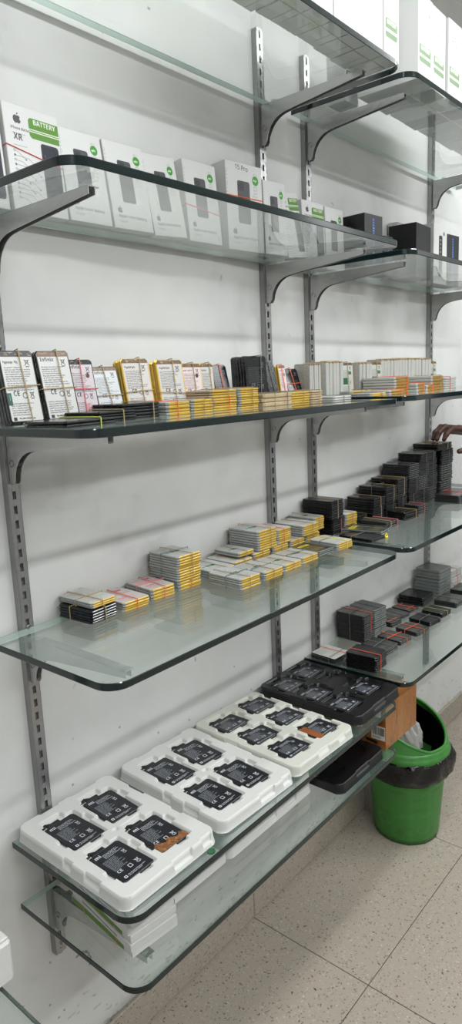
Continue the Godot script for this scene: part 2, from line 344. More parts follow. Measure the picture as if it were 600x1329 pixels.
func lower_right() -> void:
	var y := R5
	var g := "slate battery bundles on the lowest far shelf"
	for j in 3:
		lying("slate bundle with an orange band in the corner stack, %s of three" % ["lowest", "middle", "topmost"][j], g, "slate", 1.032 - 0.002 * j, 0.106 + 0.001 * j, y + j * 0.0285, -4 + j, 0.064, 0.100, 5, 0.028, [["x", 0.008, "orange" if j > 0 else "grey"], ["z", 0.0, "grey"]])
	lying("tall clear bagged grey stack right behind the corner stack", g, "clear", 1.104, 0.100, y, -6, 0.070, 0.094, 12, 0.080, [["x", 0.0, "grey"]])
	lying("black bundle with a broad orange band at the shelf's near corner", g, "black", 0.872, 0.232, y, 4, 0.072, 0.092, 7, 0.042, [["x", -0.008, "orange"]])
	lying("thin black bundle with orange cross band against the wall", g, "whiteback", 0.862, 0.112, y, -4, 0.078, 0.085, 3, 0.014, [["x", 0.014, "orange"], ["z", 0.02, "grey"]])
	lying("grey bundle with pale bands beside the orange banded black one", g, "slate", 0.985, 0.202, y, -2, 0.070, 0.085, 4, 0.020, [["x", 0.0, "grey"], ["z", 0.0, "grey"]])
	lying("grey bundle with crossed orange bands farther along", g, "slate", 1.075, 0.200, y, -4, 0.068, 0.082, 3, 0.014, [["x", 0.0, "orange"], ["z", 0.0, "orange"]])
	lying("slate bundle with an orange print behind the crossed bands", g, "ember", 1.192, 0.112, y, -6, 0.060, 0.070, 3, 0.017, [["x", 0.0, "grey"]])
	lying("flat slate bundle in the middle of the lowest far shelf", g, "slate", 1.262, 0.100, y, -8, 0.066, 0.080, 2, 0.012, [["x", 0.0, "grey"]])
	lying("second orange crossed grey bundle, toward the front", g, "slate", 1.165, 0.208, y, -6, 0.068, 0.078, 3, 0.014, [["x", 0.004, "orange"], ["z", 0.0, "orange"]])
	lying("flat bundle with orange cross bands before the black pair", g, "ember", 1.338, 0.100, y, -6, 0.064, 0.070, 2, 0.012, [["x", 0.0, "orange"]])
	lying("dark bundle framed by pale bands at the shelf's front", g, "black", 1.265, 0.205, y, -6, 0.070, 0.080, 3, 0.014, [["x", 0.02, "grey"], ["z", 0.0, "grey"]])
	lying("moss topped bundle near the front, past the pale banded one", g, "moss", 1.352, 0.205, y, -4, 0.068, 0.075, 3, 0.016, [["x", 0.0, "tan"]])
	lying("lower black slab of the pair before the grey tower", g, "black", 1.425, 0.108, y, 2, 0.092, 0.098, 3, 0.016, [])
	lying("upper black slab of the pair before the grey tower", g, "black", 1.430, 0.106, y + 0.0165, 0, 0.088, 0.094, 2, 0.013, [])
	lying("grey tower of boxed batteries, lower five", g, "clear", 1.550, 0.112, y, -2, 0.092, 0.100, 5, 0.060, [["x", 0.0, "grey"]])
	lying("grey tower of boxed batteries, upper three", g, "clear", 1.551, 0.111, y + 0.0605, -4, 0.088, 0.096, 3, 0.034, [])
	lying("flat slate slab in front of the grey tower", g, "slate", 1.468, 0.205, y, 2, 0.095, 0.080, 2, 0.020, [["x", 0.0, "grey"]])
	lying("pale bundle at the right frame edge, beyond the grey tower", g, "pale", 1.655, 0.112, y, -2, 0.090, 0.100, 4, 0.040, [["x", 0.0, "red"]])
	lying("pale bundle lying on the one beyond the grey tower", g, "pale", 1.655, 0.110, y + 0.0405, -3, 0.088, 0.096, 3, 0.028, [["x", 0.0, "red"]])
	lying("slate bundle at the right frame edge, in front of the pale pair", g, "slate", 1.585, 0.205, y, 0, 0.095, 0.075, 3, 0.026, [["x", 0.0, "grey"]])

func trays() -> void:
	var y := L5
	var dep := 0.009
	var T := 0.023
	# four-cell trays
	var W := 0.216
	var D := 0.298
	var rec := []
	for c in [[0.062, 0.092], [0.150, 0.088], [0.062, 0.218], [0.148, 0.216]]:
		rec.append_array(cavity(c[0], c[1], 0.070, 0.098, dep))
	for e in [[0.0, 0.215, 0.006, 0.020], [0.0, 0.150, 0.006, 0.012], [W, 0.09, 0.006, 0.022], [W, 0.20, 0.006, 0.014], [0.13, D, 0.022, 0.006], [0.19, D, 0.012, 0.006], [0.07, 0.0, 0.02, 0.006], [0.15, 0.0, 0.03, 0.006]]:
		rec.append([e[0], e[1], e[2], e[3], 0.015, 0.002])
	rec.append([0.106, 0.152, 0.006, 0.004, 0.004, 0.003])
	var four := tray_mesh(W, D, T, 0.0013, rec)
	var spots := [[-0.068, 0.013, 0.0], [0.172, 0.012, -2.0]]
	for i in 2:
		var b := Basis(Vector3.UP, deg_to_rad(spots[i][2]))
		var at := Vector3(spots[i][0], y, spots[i][1])
		var t := thing("battery_tray", ["white moulded tray with four batteries at the shelf's near corner", "white moulded tray with four batteries, second along the shelf"][i], "tray", at, b, "white four-cell trays")
		part(t, "moulded_sheet", four, M["white_tray"])
		var k := 0
		for c in [[0.062, 0.092], [0.150, 0.088], [0.062, 0.218], [0.148, 0.216]]:
			var lab: String = ["back left", "back right", "front left", "front right"][k]
			var tp := 1 if i == 0 and k == 3 else 0
			tray_battery("black printed battery in the %s white tray, %s cell%s" % [["nearest", "second"][i], lab, ", torn brown tape on it" if tp else ""], at + b * Vector3(c[0], T - dep + 0.0002, c[1]), spots[i][2] + [2.0, -3.0, 2.0, -2.0][k], 0.066, 0.092, tp)
			k += 1
	# six-cell cream tray
	var W6 := 0.222
	var D6 := 0.300
	rec = []
	var six := [[0.064, 0.062], [0.172, 0.056], [0.066, 0.148], [0.170, 0.144], [0.066, 0.234], [0.170, 0.236]]
	for c in six:
		rec.append_array(cavity(c[0], c[1], 0.082, 0.064, dep))
	for e in [[0.0, 0.12, 0.004, 0.02], [W6, 0.16, 0.004, 0.02], [0.10, D6, 0.02, 0.004], [0.17, D6, 0.014, 0.004]]:
		rec.append([e[0], e[1], e[2], e[3], 0.010, 0.002])
	var m6 := tray_mesh(W6, D6, 0.021, 0.0013, rec)
	var at6 := Vector3(0.396, y, 0.014)
	var b6 := Basis(Vector3.UP, deg_to_rad(-2.0))
	var t6 := thing("battery_tray", "cream moulded tray with six batteries, third along the shelf", "tray", at6, b6)
	part(t6, "moulded_sheet", m6, M["cream_tray"])
	for k in 6:
		var c: Array = six[k]
		var tp := 2 if k == 5 else 0
		tray_battery("black printed battery in the cream tray, %s%s" % [["back left", "back right", "middle left", "middle right", "front left", "front right"][k], ", orange tape on it" if tp else ""], at6 + b6 * Vector3(c[0], 0.021 - dep + 0.0002, c[1]), -2.0 + rng.randf_range(-4, 4), 0.076, 0.058, tp, true)
	# black tray
	var W4 := 0.208
	var D4 := 0.298
	rec = []
	var cells := [[0.058, 0.055], [0.152, 0.052], [0.056, 0.140], [0.156, 0.142], [0.052, 0.228], [0.156, 0.224]]
	for c in cells:
		rec.append_array(cavity(c[0], c[1], 0.078, 0.064, dep))
	for e in [[0.0, 0.12, 0.004, 0.02], [W4, 0.16, 0.004, 0.02], [0.10, D4, 0.03, 0.005]]:
		rec.append([e[0], e[1], e[2], e[3], 0.010, 0.002])
	var mb := tray_mesh(W4, D4, T, 0.0013, rec)
	var at4 := Vector3(0.640, y, 0.016)
	var t4 := thing("battery_tray", "black moulded tray at the far end of the tray shelf", "tray", at4)
	part(t4, "moulded_sheet", mb, M["black_tray"])
	for k in 6:
		if k == 3:
			continue      # one cell is empty
		var c: Array = cells[k]
		tray_battery("black printed battery in the black tray, %s" % ["back left", "back right", "middle left", "", "front left", "front right"][k], at4 + Vector3(c[0], T - dep + 0.0002, c[1]), rng.randf_range(-3, 3), 0.072, 0.058, 0, true)
	# trays on the lowest shelf
	for j in 2:
		var a := Vector3(0.240 + j * 0.003, L6 + j * 0.0235, 0.250 - j * 0.002)
		var t := thing("battery_tray", ["lower white tray of the pair under the tray shelf's glass", "upper white tray of the pair under the tray shelf's glass"][j], "tray", a, Basis(Vector3.UP, PI / 2), "white trays on the lowest shelf")
		part(t, "moulded_sheet", four, M["white_tray"])
	var tb := thing("battery_tray", "black moulded tray on the lowest shelf, upside of it bare", "tray", Vector3(0.553, L6, 0.018), Basis.IDENTITY)
	part(tb, "moulded_sheet", mb, M["black_tray"])

func bottom_shelf() -> void:
	# thin battery cartons stacked flat, tied with pink thread
	var y := L6
	var pile := thing("carton_bundle", "pile of thin white and green cartons tied with pink thread, lowest shelf", "boxes", Vector3(0.026, y, 0.186), Basis(Vector3.UP, deg_to_rad(-5.0)))
	var w := 0.096
	var d := 0.186
	var h := 0.0135
	for k in 6:
		var tf := Transform3D(Basis(Vector3.UP, deg_to_rad(rng.randf_range(-2.5, 2.5))), Vector3(rng.randf_range(-0.002, 0.002), k * (h + 0.0003), rng.randf_range(-0.003, 0.003)))
		var st := begin()
		chamfer_box(st, Vector3(0, h / 2, 0), Vector3(w, h, d), 0.0007)
		var o := part(pile, "thin_carton", fin(st), M["white_card"], tf)
		st = begin()
		if k in [0, 2, 5]:
			add_box(st, Vector3(-w / 2, h * 0.5, -d * 0.06), Vector3(0.0006, h * 0.8, d * 0.86))
			part(o, "green_band", fin(st), M["carton_green"], Transform3D.IDENTITY, "green printed band")
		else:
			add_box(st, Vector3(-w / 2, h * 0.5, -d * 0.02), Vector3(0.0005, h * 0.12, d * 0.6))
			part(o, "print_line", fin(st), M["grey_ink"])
	for z in [-0.045, 0.050]:
		var st := begin()
		var hh := 6 * 0.0138 + 0.001
		add_tube(st, [Vector3(-0.053, 0.001, z), Vector3(-0.053, hh, z), Vector3(0.053, hh, z + 0.004), Vector3(0.053, 0.001, z + 0.004)], 0.0006, 5, true)
		part(pile, "tie_thread", fin(st), M["band_pink"])
	carton("white_carton", "flat white carton on the lowest shelf between cartons and trays", "box", "", Vector3(0.165, L6, 0.246), -1, 0, Vector3(0.140, 0.020, 0.19), M["white_card"], M["white_card"])
	# green round sticker-like pad under the tray shelf glass
	var pd := thing("glass_pad", "small green round pad on the tray shelf's glass edge", "pad", Vector3(0.118, L5, 0.3205))
	var s2 := begin()
	add_disc(s2, Vector3.ZERO, 0.0072, 0.002, 16)
	part(pd, "disc", fin(s2), M["pad_green"])

func bin_and_box() -> void:
	var t := thing("waste_bin", "green plastic waste bin with black bag and cut-open lid on the floor", "waste bin", Vector3(1.2, 0.0, 0.16))
	var ribs := func(a: float, j: int) -> float:
		return 0.0 if j < 2 or j > 5 else 0.0016 * smoothstep(0.93, 1.0, cos(a * 12.0))
	part(t, "body", lathe([Vector2(0.0, 0.004), Vector2(0.094, 0.004), Vector2(0.099, 0.0), Vector2(0.102, 0.02), Vector2(0.108, 0.10), Vector2(0.116, 0.20), Vector2(0.122, 0.27), Vector2(0.129, 0.274), Vector2(0.129, 0.282), Vector2(0.120, 0.284), Vector2(0.116, 0.24), Vector2(0.100, 0.03), Vector2(0.0, 0.02)], 72, ribs), M["bin_green"])
	# bag folded over the rim, irregular hem
	var n := FastNoiseLite.new()
	n.seed = 4
	n.frequency = 0.9
	var puff := func(a: float, j: int) -> float:
		var q := n.get_noise_3d(cos(a) * 2.2, sin(a) * 2.2, j * 0.7)
		return (0.010 * q + 0.004 * sin(a * 9.0 + j)) * (1.0 if j > 0 else 0.2) + (0.010 if cos(a - 0.4) > 0.0 else 0.0) * cos(a - 0.4) * (1.0 if j in [2, 3, 4] else 0.3)
	part(t, "bin_bag", lathe([Vector2(0.119, 0.205), Vector2(0.126, 0.213), Vector2(0.134, 0.228), Vector2(0.136, 0.250), Vector2(0.135, 0.270), Vector2(0.130, 0.286), Vector2(0.121, 0.288), Vector2(0.113, 0.25), Vector2(0.100, 0.12), Vector2(0.0, 0.10)], 72, puff), M["bin_bag"], Transform3D.IDENTITY, "black plastic bag folded over the rim")
	# lid: collar and a slanted hood, cut open toward the shop
	part(t, "lid_collar", lathe([Vector2(0.124, 0.276), Vector2(0.131, 0.280), Vector2(0.133, 0.292), Vector2(0.130, 0.298), Vector2(0.126, 0.304), Vector2(0.125, 0.315), Vector2(0.117, 0.315), Vector2(0.117, 0.28)], 72), M["bin_green"])
	var st := SurfaceTool.new()
	st.begin(Mesh.PRIMITIVE_TRIANGLES)
	st.set_smooth_group(0)
	var seg := 72
	var rows := 8
	var low := Vector2(-0.25, 1.0).normalized()   # the opening faces the shop
	for side in 2:
		for i in seg:
			var q := []
			for r in rows:
				q = []
				for k in [[i, r], [i + 1, r], [i + 1, r + 1], [i, r + 1]]:
					var a: float = TAU * (k[0] % seg) / seg
					var dirv := Vector2(cos(a), sin(a))
					var u: float = dirv.dot(low)
					var topy := 0.318 + 0.105 * pow(clampf(0.5 - 0.5 * u * 1.05, 0.0, 1.0), 0.75)
					var yy: float = lerpf(0.312, topy, float(k[1]) / rows)
					var rad := 0.125 - (yy - 0.312) * 0.30 - (0.0035 if side == 1 else 0.0)
					q.append(Vector3(cos(a) * rad, yy, sin(a) * rad))
				var aa := TAU * (i + 0.5) / seg
				quad(st, q[0], q[1], q[2], q[3], Vector3(cos(aa), 0.2, sin(aa)) * (1.0 if side == 0 else -1.0))
	st.generate_normals()
	part(t, "lid_hood", st.commit(), M["bin_green"])
	st = SurfaceTool.new()
	st.begin(Mesh.PRIMITIVE_TRIANGLES)
	st.set_smooth_group(0)
	for i in seg:
		for r in 4:
			var q := []
			for k in [[i, r], [i + 1, r], [i + 1, r + 1], [i, r + 1]]:
				var a: float = TAU * (k[0] % seg) / seg
				var u: float = Vector2(cos(a), sin(a)).dot(low)
				var topy := 0.305 + 0.098 * pow(clampf(0.5 - 0.5 * u * 1.05, 0.0, 1.0), 0.75)
				var yy: float = lerpf(0.24, topy, float(k[1]) / 4.0)
				var rad := 0.1165 - maxf(yy - 0.312, 0.0) * 0.30 - 0.002 + 0.0018 * sin(a * 13.0 + yy * 60.0)
				q.append(Vector3(cos(a) * rad, yy, sin(a) * rad))
			var aa := TAU * (i + 0.5) / seg
			quad(st, q[0], q[1], q[2], q[3], -Vector3(cos(aa), 0, sin(aa)))
	st.generate_normals()
	part(t, "bag_lining", st.commit(), M["bin_bag"], Transform3D.IDENTITY, "black bag lining the inside of the hood")
	st = begin()
	var loop := []
	for i in seg:
		var a := TAU * i / seg
		var u := Vector2(cos(a), sin(a)).dot(low)
		var topy := 0.318 + 0.105 * pow(clampf(0.5 - 0.5 * u * 1.05, 0.0, 1.0), 0.75)
		var rad := 0.123 - (topy - 0.312) * 0.30
		loop.append(Vector3(cos(a) * rad, topy, sin(a) * rad))
	add_tube(st, loop, 0.0045, 8, true)
	part(t, "lid_rim", fin(st), M["bin_green"])
	# clear bag stuffed at the back of the opening
	var cb := thing("crumpled_bag", "crumpled clear plastic bag sticking out between box and bin", "plastic bag", Vector3(1.140, 0.285, 0.20))
	st = begin()
	var nn := FastNoiseLite.new()
	nn.seed = 8
	nn.frequency = 9.0
	var pt := func(i: int, j: int) -> Vector3:
		var a := TAU * i / 16.0
		var b := PI * (j / 8.0 - 0.5)
		var v := Vector3(cos(a) * cos(b), sin(b), sin(a) * cos(b))
		return v * Vector3(0.030, 0.062, 0.040) * (1.0 + 0.35 * nn.get_noise_3dv(v)) + Vector3(0, 0.06, 0)
	for i in 16:
		for j in 8:
			var a0: Vector3 = pt.call(i, j)
			var a2: Vector3 = pt.call(i + 1, j + 1)
			quad(st, a0, pt.call(i + 1, j), a2, pt.call(i, j + 1), (a0 + a2) * 0.5 - Vector3(0, 0.06, 0))
	part(cb, "film", fin(st), M["clear_bag"])
	# taped carton on the end of the lowest shelf
	var bx := thing("kraft_box", "brown taped cardboard box at the far end of the lowest near shelf", "cardboard box", Vector3(0.868, L6, 0.215), Basis(Vector3.UP, deg_to_rad(0.0)))
	var s := Vector3(0.172, 0.112, 0.180)
	st = begin()
	quad(st, Vector3(-s.x / 2, 0, -s.z / 2), Vector3(-s.x / 2, 0, s.z / 2), Vector3(-s.x / 2, s.y, s.z / 2), Vector3(-s.x / 2, s.y, -s.z / 2), Vector3.LEFT)
	var am := fin(st, M["kraft_label"])
	st = begin()
	quad(st, Vector3(-s.x / 2, 0, s.z / 2), Vector3(s.x / 2, 0, s.z / 2), Vector3(s.x / 2, s.y, s.z / 2), Vector3(-s.x / 2, s.y, s.z / 2), Vector3.BACK)
	quad(st, Vector3(s.x / 2, 0, s.z / 2), Vector3(s.x / 2, 0, -s.z / 2), Vector3(s.x / 2, s.y, -s.z / 2), Vector3(s.x / 2, s.y, s.z / 2), Vector3.RIGHT)
	quad(st, Vector3(-s.x / 2, 0, -s.z / 2), Vector3(s.x / 2, 0, -s.z / 2), Vector3(s.x / 2, s.y, -s.z / 2), Vector3(-s.x / 2, s.y, -s.z / 2), Vector3.FORWARD)
	quad(st, Vector3(-s.x / 2, s.y, -s.z / 2), Vector3(s.x / 2, s.y, -s.z / 2), Vector3(s.x / 2, s.y, s.z / 2), Vector3(-s.x / 2, s.y, s.z / 2), Vector3.UP)
	quad(st, Vector3(-s.x / 2, 0, -s.z / 2), Vector3(s.x / 2, 0, -s.z / 2), Vector3(s.x / 2, 0, s.z / 2), Vector3(-s.x / 2, 0, s.z / 2), Vector3.DOWN)
	am = fin(st, M["kraft_board"], am)
	part(bx, "box_body", am)
	st = begin()
	add_box(st, Vector3(0, s.y + 0.0004, 0), Vector3(0.05, 0.0008, s.z))
	add_box(st, Vector3(0, s.y * 0.8, s.z / 2 + 0.0004), Vector3(0.05, s.y * 0.4, 0.0008))
	part(bx, "packing_tape", fin(st), M["kraft_board"])

func left_bay() -> void:
	# end of the next bay, at the lower left of the picture
	standard("chrome slotted standard of the next bay, left of the frame", -0.30, 0.347, 1.2)
	glass_shelf("glass shelf of the next bay whose end crosses the lower left corner", -1.05, -0.218, 0.556)
	bracket("steel bracket of the next bay at the lower left", -0.30, 0.556 - GLASS)
	standard("second chrome slotted standard of the next bay, out of frame", -0.97, 0.347, 1.2)
	bracket("second steel bracket of the next bay, out of frame", -0.97, 0.556 - GLASS)
	var t := thing("white_carton", "white carton with a rubbed rim at the lower left frame edge", "box", Vector3(-0.32, 0.556, 0.11))
	var st := begin()
	chamfer_box(st, Vector3(0, 0.035, 0), Vector3(0.246, 0.070, 0.18), 0.005)
	part(t, "box_body", fin(st), M["white_card"])
	st = begin()
	chamfer_box(st, Vector3(0, 0.0725, 0), Vector3(0.240, 0.005, 0.174), 0.002)
	part(t, "lid", fin(st), M["white_tray"])

func person() -> void:
	var t := thing("person", "person out of frame reaching in from the right, hand on the dark bundles", "person", Vector3(2.05, 0.0, 0.78))
	var o := Vector3(2.05, 0.0, 0.78)
	var P := func(x: float, y: float, z: float) -> Vector3: return Vector3(x, y, z) - o
	var wrist: Vector3 = P.call(1.800, 1.222, 0.195)
	var elbow: Vector3 = P.call(2.000, 1.120, 0.430)
	var shoulder: Vector3 = P.call(1.930, 1.370, 0.660)
	var shoulder2: Vector3 = P.call(2.190, 1.370, 0.860)
	var elbow2: Vector3 = P.call(2.270, 1.090, 0.930)
	var wrist2: Vector3 = P.call(2.200, 0.860, 0.840)
	var head := Vector3(-0.03, 1.575, -0.04)
	# skin: head, neck, arms; the reaching hand has its own fine grid
	var arms := [
		[shoulder, 0.050, elbow, 0.042], [elbow, 0.044, wrist, 0.030],
		[shoulder2, 0.050, elbow2, 0.042], [elbow2, 0.042, wrist2, 0.027],
		[wrist2, 0.028, wrist2 + Vector3(-0.03, -0.07, -0.03), 0.034], [wrist2 + Vector3(-0.03, -0.07, -0.03), 0.024, wrist2 + Vector3(-0.05, -0.15, -0.05), 0.012],
		[Vector3(0, 1.36, 0.0), 0.055, head + Vector3(0, -0.06, 0.01), 0.052],
		[head + Vector3(0, 0.02, 0.02), 0.085, head + Vector3(0, 0.05, 0.01), 0.088], [head + Vector3(-0.03, -0.05, -0.03), 0.062, head + Vector3(-0.038, -0.085, -0.05), 0.042],
	]
	var body := blob(arms, 0.010, 0.025)
	# the hand
	var h := []
	var palm: Vector3 = P.call(1.735, 1.222, 0.150)
	h.append([wrist, 0.026, palm, 0.026])
	var fingers := [
		[[1.690, 1.230, 0.130], [1.640, 1.237, 0.108], [1.613, 1.219, 0.099], [1.601, 1.203, 0.097]],
		[[1.694, 1.232, 0.110], [1.642, 1.242, 0.082], [1.612, 1.224, 0.074], [1.600, 1.203, 0.072]],
		[[1.702, 1.230, 0.092], [1.655, 1.240, 0.062], [1.628, 1.224, 0.053], [1.616, 1.203, 0.052]],
		[[1.714, 1.224, 0.078], [1.677, 1.232, 0.050], [1.655, 1.218, 0.041], [1.645, 1.203, 0.040]],
	]
	for f in fingers:
		var p := []
		for q in f:
			p.append(P.call(q[0], q[1], q[2]))
		h.append([palm, 0.020, p[0], 0.0125])
		h.append([p[0], 0.0115, p[1], 0.0098])
		h.append([p[1], 0.0098, p[2], 0.0088])
		h.append([p[2], 0.0088, p[3], 0.0076])
	var th := [P.call(1.770, 1.210, 0.172), P.call(1.722, 1.178, 0.160), P.call(1.692, 1.160, 0.138), P.call(1.672, 1.156, 0.122)]
	h.append([palm, 0.020, th[0], 0.018])
	h.append([th[0], 0.0170, th[1], 0.0125])
	h.append([th[1], 0.0125, th[2], 0.0108])
	h.append([th[2], 0.0108, th[3], 0.0090])
	# one skin: body, hand, nose and ears joined into a single surface
	var fd := Vector3(-0.66, 0, -0.75).normalized()
	var rt := Vector3(-fd.z, 0, fd.x)
	var skin := SurfaceTool.new()
	skin.begin(Mesh.PRIMITIVE_TRIANGLES)
	skin.append_from(body, 0, Transform3D.IDENTITY)
	skin.append_from(blob(h, 0.003, 0.006), 0, Transform3D.IDENTITY)
	skin.append_from(blob([[head + fd * 0.082 + Vector3(0, 0.015, 0), 0.008, head + fd * 0.102 + Vector3(0, -0.022, 0), 0.014]], 0.004, 0.01), 0, Transform3D.IDENTITY)
	for s in [-1.0, 1.0]:
		skin.append_from(blob([[head + rt * s * 0.088 + Vector3(0.01, 0.02, 0.01), 0.011, head + rt * s * 0.086 + Vector3(0.01, -0.015, 0.01), 0.008]], 0.004, 0.01), 0, Transform3D.IDENTITY)
	part(t, "body", skin.commit(), M["skin"])
	# clothing
	part(t, "shirt", blob([
		[Vector3(0, 1.30, 0), 0.125, Vector3(0.02, 0.98, 0.02), 0.135], [shoulder + Vector3(0.03, -0.02, 0.02), 0.075, shoulder2 + Vector3(-0.03, -0.02, -0.02), 0.075],
		[shoulder, 0.066, shoulder.lerp(elbow, 0.62), 0.058], [shoulder2, 0.066, shoulder2.lerp(elbow2, 0.62), 0.058], [Vector3(-0.05, 1.2, -0.04), 0.11, Vector3(0.07, 1.2, 0.05), 0.11],
	], 0.014, 0.05), M["shirt"])
	part(t, "trousers", blob([
		[Vector3(-0.06, 0.93, -0.03), 0.125, Vector3(0.09, 0.93, 0.06), 0.125],
		[Vector3(-0.06, 0.86, -0.04), 0.095, Vector3(-0.08, 0.48, -0.06), 0.068], [Vector3(-0.08, 0.48, -0.06), 0.068, Vector3(-0.07, 0.10, -0.02), 0.058],
		[Vector3(0.10, 0.86, 0.07), 0.095, Vector3(0.11, 0.48, 0.06), 0.068], [Vector3(0.11, 0.48, 0.06), 0.068, Vector3(0.12, 0.10, 0.10), 0.058],
	], 0.015, 0.05), M["trousers"])
	for f in [Vector3(-0.07, 0.0, -0.02), Vector3(0.12, 0.0, 0.10)]:
		part(t, "shoe", blob([[f + Vector3(0.02, 0.045, 0.03), 0.045, f + Vector3(-0.10, 0.035, -0.10), 0.035], [f + Vector3(0, 0.06, 0), 0.045, f + Vector3(0, 0.10, 0), 0.045]], 0.010, 0.03), M["shoe"])
	# head: face toward the shelf (-x, -z)
	part(t, "hair", blob([[head + Vector3(0.02, 0.075, 0.025), 0.088, head + Vector3(0.03, 0.03, 0.045), 0.082], [head - rt * 0.05 + Vector3(0.01, 0.08, 0.0), 0.05, head + rt * 0.05 + Vector3(0.01, 0.08, 0.0), 0.05]], 0.008, 0.03), M["hair"])
	for s in [-1.0, 1.0]:
		var e := SphereMesh.new()
		e.radius = 0.012; e.height = 0.024; e.radial_segments = 12; e.rings = 6
		var eye := part(t, "eye", e, M["eye_white"], Transform3D(Basis.IDENTITY, head + fd * 0.076 + rt * s * 0.032 + Vector3(0, 0.014, 0)))
		var pp := SphereMesh.new()
		pp.radius = 0.006; pp.height = 0.012; pp.radial_segments = 10; pp.rings = 5
		part(eye, "pupil", pp, M["hair"], Transform3D(Basis.IDENTITY, fd * 0.008))
	part(t, "mouth", blob([[head + fd * 0.088 - rt * 0.02 + Vector3(0, -0.055, 0), 0.006, head + fd * 0.088 + rt * 0.02 + Vector3(0, -0.055, 0), 0.006]], 0.003, 0.005), M["lip"])

# ------------------------------------------------------------------ helpers: nodes
func numbered(called: String) -> String:
	if not names.has(called):
		names[called] = 0
		return called
	names[called] += 1
	return "%s_%03d" % [called, names[called]]

func thing(called: String, label: String, category: String, at: Vector3 = Vector3.ZERO, b: Basis = Basis.IDENTITY, group: String = "") -> Node3D:
	var o := Node3D.new()
	o.name = numbered(called)
	add_child(o)
	o.transform = Transform3D(b, at)
	o.set_meta("label", label)
	o.set_meta("category", category)
	if group != "":
		o.set_meta("group", group)
	return o

func part(parent: Node, called: String, mesh: Mesh, m: Material = null, t: Transform3D = Transform3D.IDENTITY, label: String = "") -> MeshInstance3D:
	var o := MeshInstance3D.new()
	o.name = called
	o.mesh = mesh
	if m:
		o.material_override = m
	o.transform = t
	parent.add_child(o, true)
	if label != "":
		o.set_meta("label", label)
	return o

func structure(called: String, mesh: Mesh, m: Material, parent: Node = null) -> MeshInstance3D:
	var o := MeshInstance3D.new()
	o.name = called
	o.mesh = mesh
	if m:
		o.material_override = m
	(parent if parent else self).add_child(o, true)
	if not parent:
		o.set_meta("kind", "structure")
	return o

# ------------------------------------------------------------------ helpers: meshes
func begin() -> SurfaceTool:
	var st := SurfaceTool.new()
	st.begin(Mesh.PRIMITIVE_TRIANGLES)
	st.set_smooth_group(-1)
	return st

func fin(st: SurfaceTool, m: Material = null, into: ArrayMesh = null) -> ArrayMesh:
	st.generate_normals()
	if m:
		st.set_material(m)
	return st.commit(into) if into else st.commit()

func tri(st: SurfaceTool, a: Vector3, b: Vector3, c: Vector3, out: Vector3, ua := Vector2.ZERO, ub := Vector2.ZERO, uc := Vector2.ZERO) -> void:
	if (b - a).cross(c - a).dot(out) > 0.0:
		var t := b; b = c; c = t
		var u := ub; ub = uc; uc = u
	st.set_uv(ua); st.add_vertex(a)
	st.set_uv(ub); st.add_vertex(b)
	st.set_uv(uc); st.add_vertex(c)

func quad(st: SurfaceTool, a: Vector3, b: Vector3, c: Vector3, d: Vector3, out: Vector3, uvs: Array = []) -> void:
	if uvs.is_empty():
		uvs = [Vector2(0, 1), Vector2(1, 1), Vector2(1, 0), Vector2(0, 0)]
	tri(st, a, b, c, out, uvs[0], uvs[1], uvs[2])
	tri(st, a, c, d, out, uvs[0], uvs[2], uvs[3])

func add_box(st: SurfaceTool, c: Vector3, s: Vector3, b: Basis = Basis.IDENTITY) -> void:
	var h := s * 0.5
	for ax in 3:
		for sg in [-1.0, 1.0]:
			var n := Vector3.ZERO; n[ax] = sg
			var u := Vector3.ZERO; u[(ax + 1) % 3] = 1.0
			var v := Vector3.ZERO; v[(ax + 2) % 3] = 1.0
			var o := n * h[ax]
			var eu := u * h[(ax + 1) % 3]
			var ev := v * h[(ax + 2) % 3]
			quad(st, c + b * (o - eu - ev), c + b * (o + eu - ev), c + b * (o + eu + ev), c + b * (o - eu + ev), b * n)

# box with chamfered edges, centred
func chamfer_box(st: SurfaceTool, c: Vector3, s: Vector3, e: float, b: Basis = Basis.IDENTITY) -> void:
	var h := s * 0.5
	for ax in 3:
		for sg in [-1.0, 1.0]:
			var n := Vector3.ZERO; n[ax] = sg
			var p := (ax + 1) % 3
			var q := (ax + 2) % 3
			var pts := []
			for k in [[-1, -1], [1, -1], [1, 1], [-1, 1]]:
				var v := Vector3.ZERO
				v[ax] = sg * h[ax]; v[p] = k[0] * (h[p] - e); v[q] = k[1] * (h[q] - e)
				pts.append(c + b * v)
			quad(st, pts[0], pts[1], pts[2], pts[3], b * n)
	for ax in 3:
		var p := (ax + 1) % 3
		var q := (ax + 2) % 3
		for sp in [-1.0, 1.0]:
			for sq in [-1.0, 1.0]:
				var n := Vector3.ZERO; n[p] = sp; n[q] = sq
				var pts := []
				for k in [[-1, 0], [1, 0], [1, 1], [-1, 1]]:
					var v := Vector3.ZERO
					v[ax] = k[0] * (h[ax] - e)
					v[p] = sp * (h[p] - (e if k[1] == 1 else 0.0))
					v[q] = sq * (h[q] - (0.0 if k[1] == 1 else e))
					pts.append(c + b * v)
				quad(st, pts[0], pts[1], pts[2], pts[3], b * n)
	for sx in [-1.0, 1.0]:
		for sy in [-1.0, 1.0]:
			for sz in [-1.0, 1.0]:
				tri(st, c + b * Vector3(sx * h.x, sy * (h.y - e), sz * (h.z - e)), c + b * Vector3(sx * (h.x - e), sy * h.y, sz * (h.z - e)), c + b * Vector3(sx * (h.x - e), sy * (h.y - e), sz * h.z), b * Vector3(sx, sy, sz))

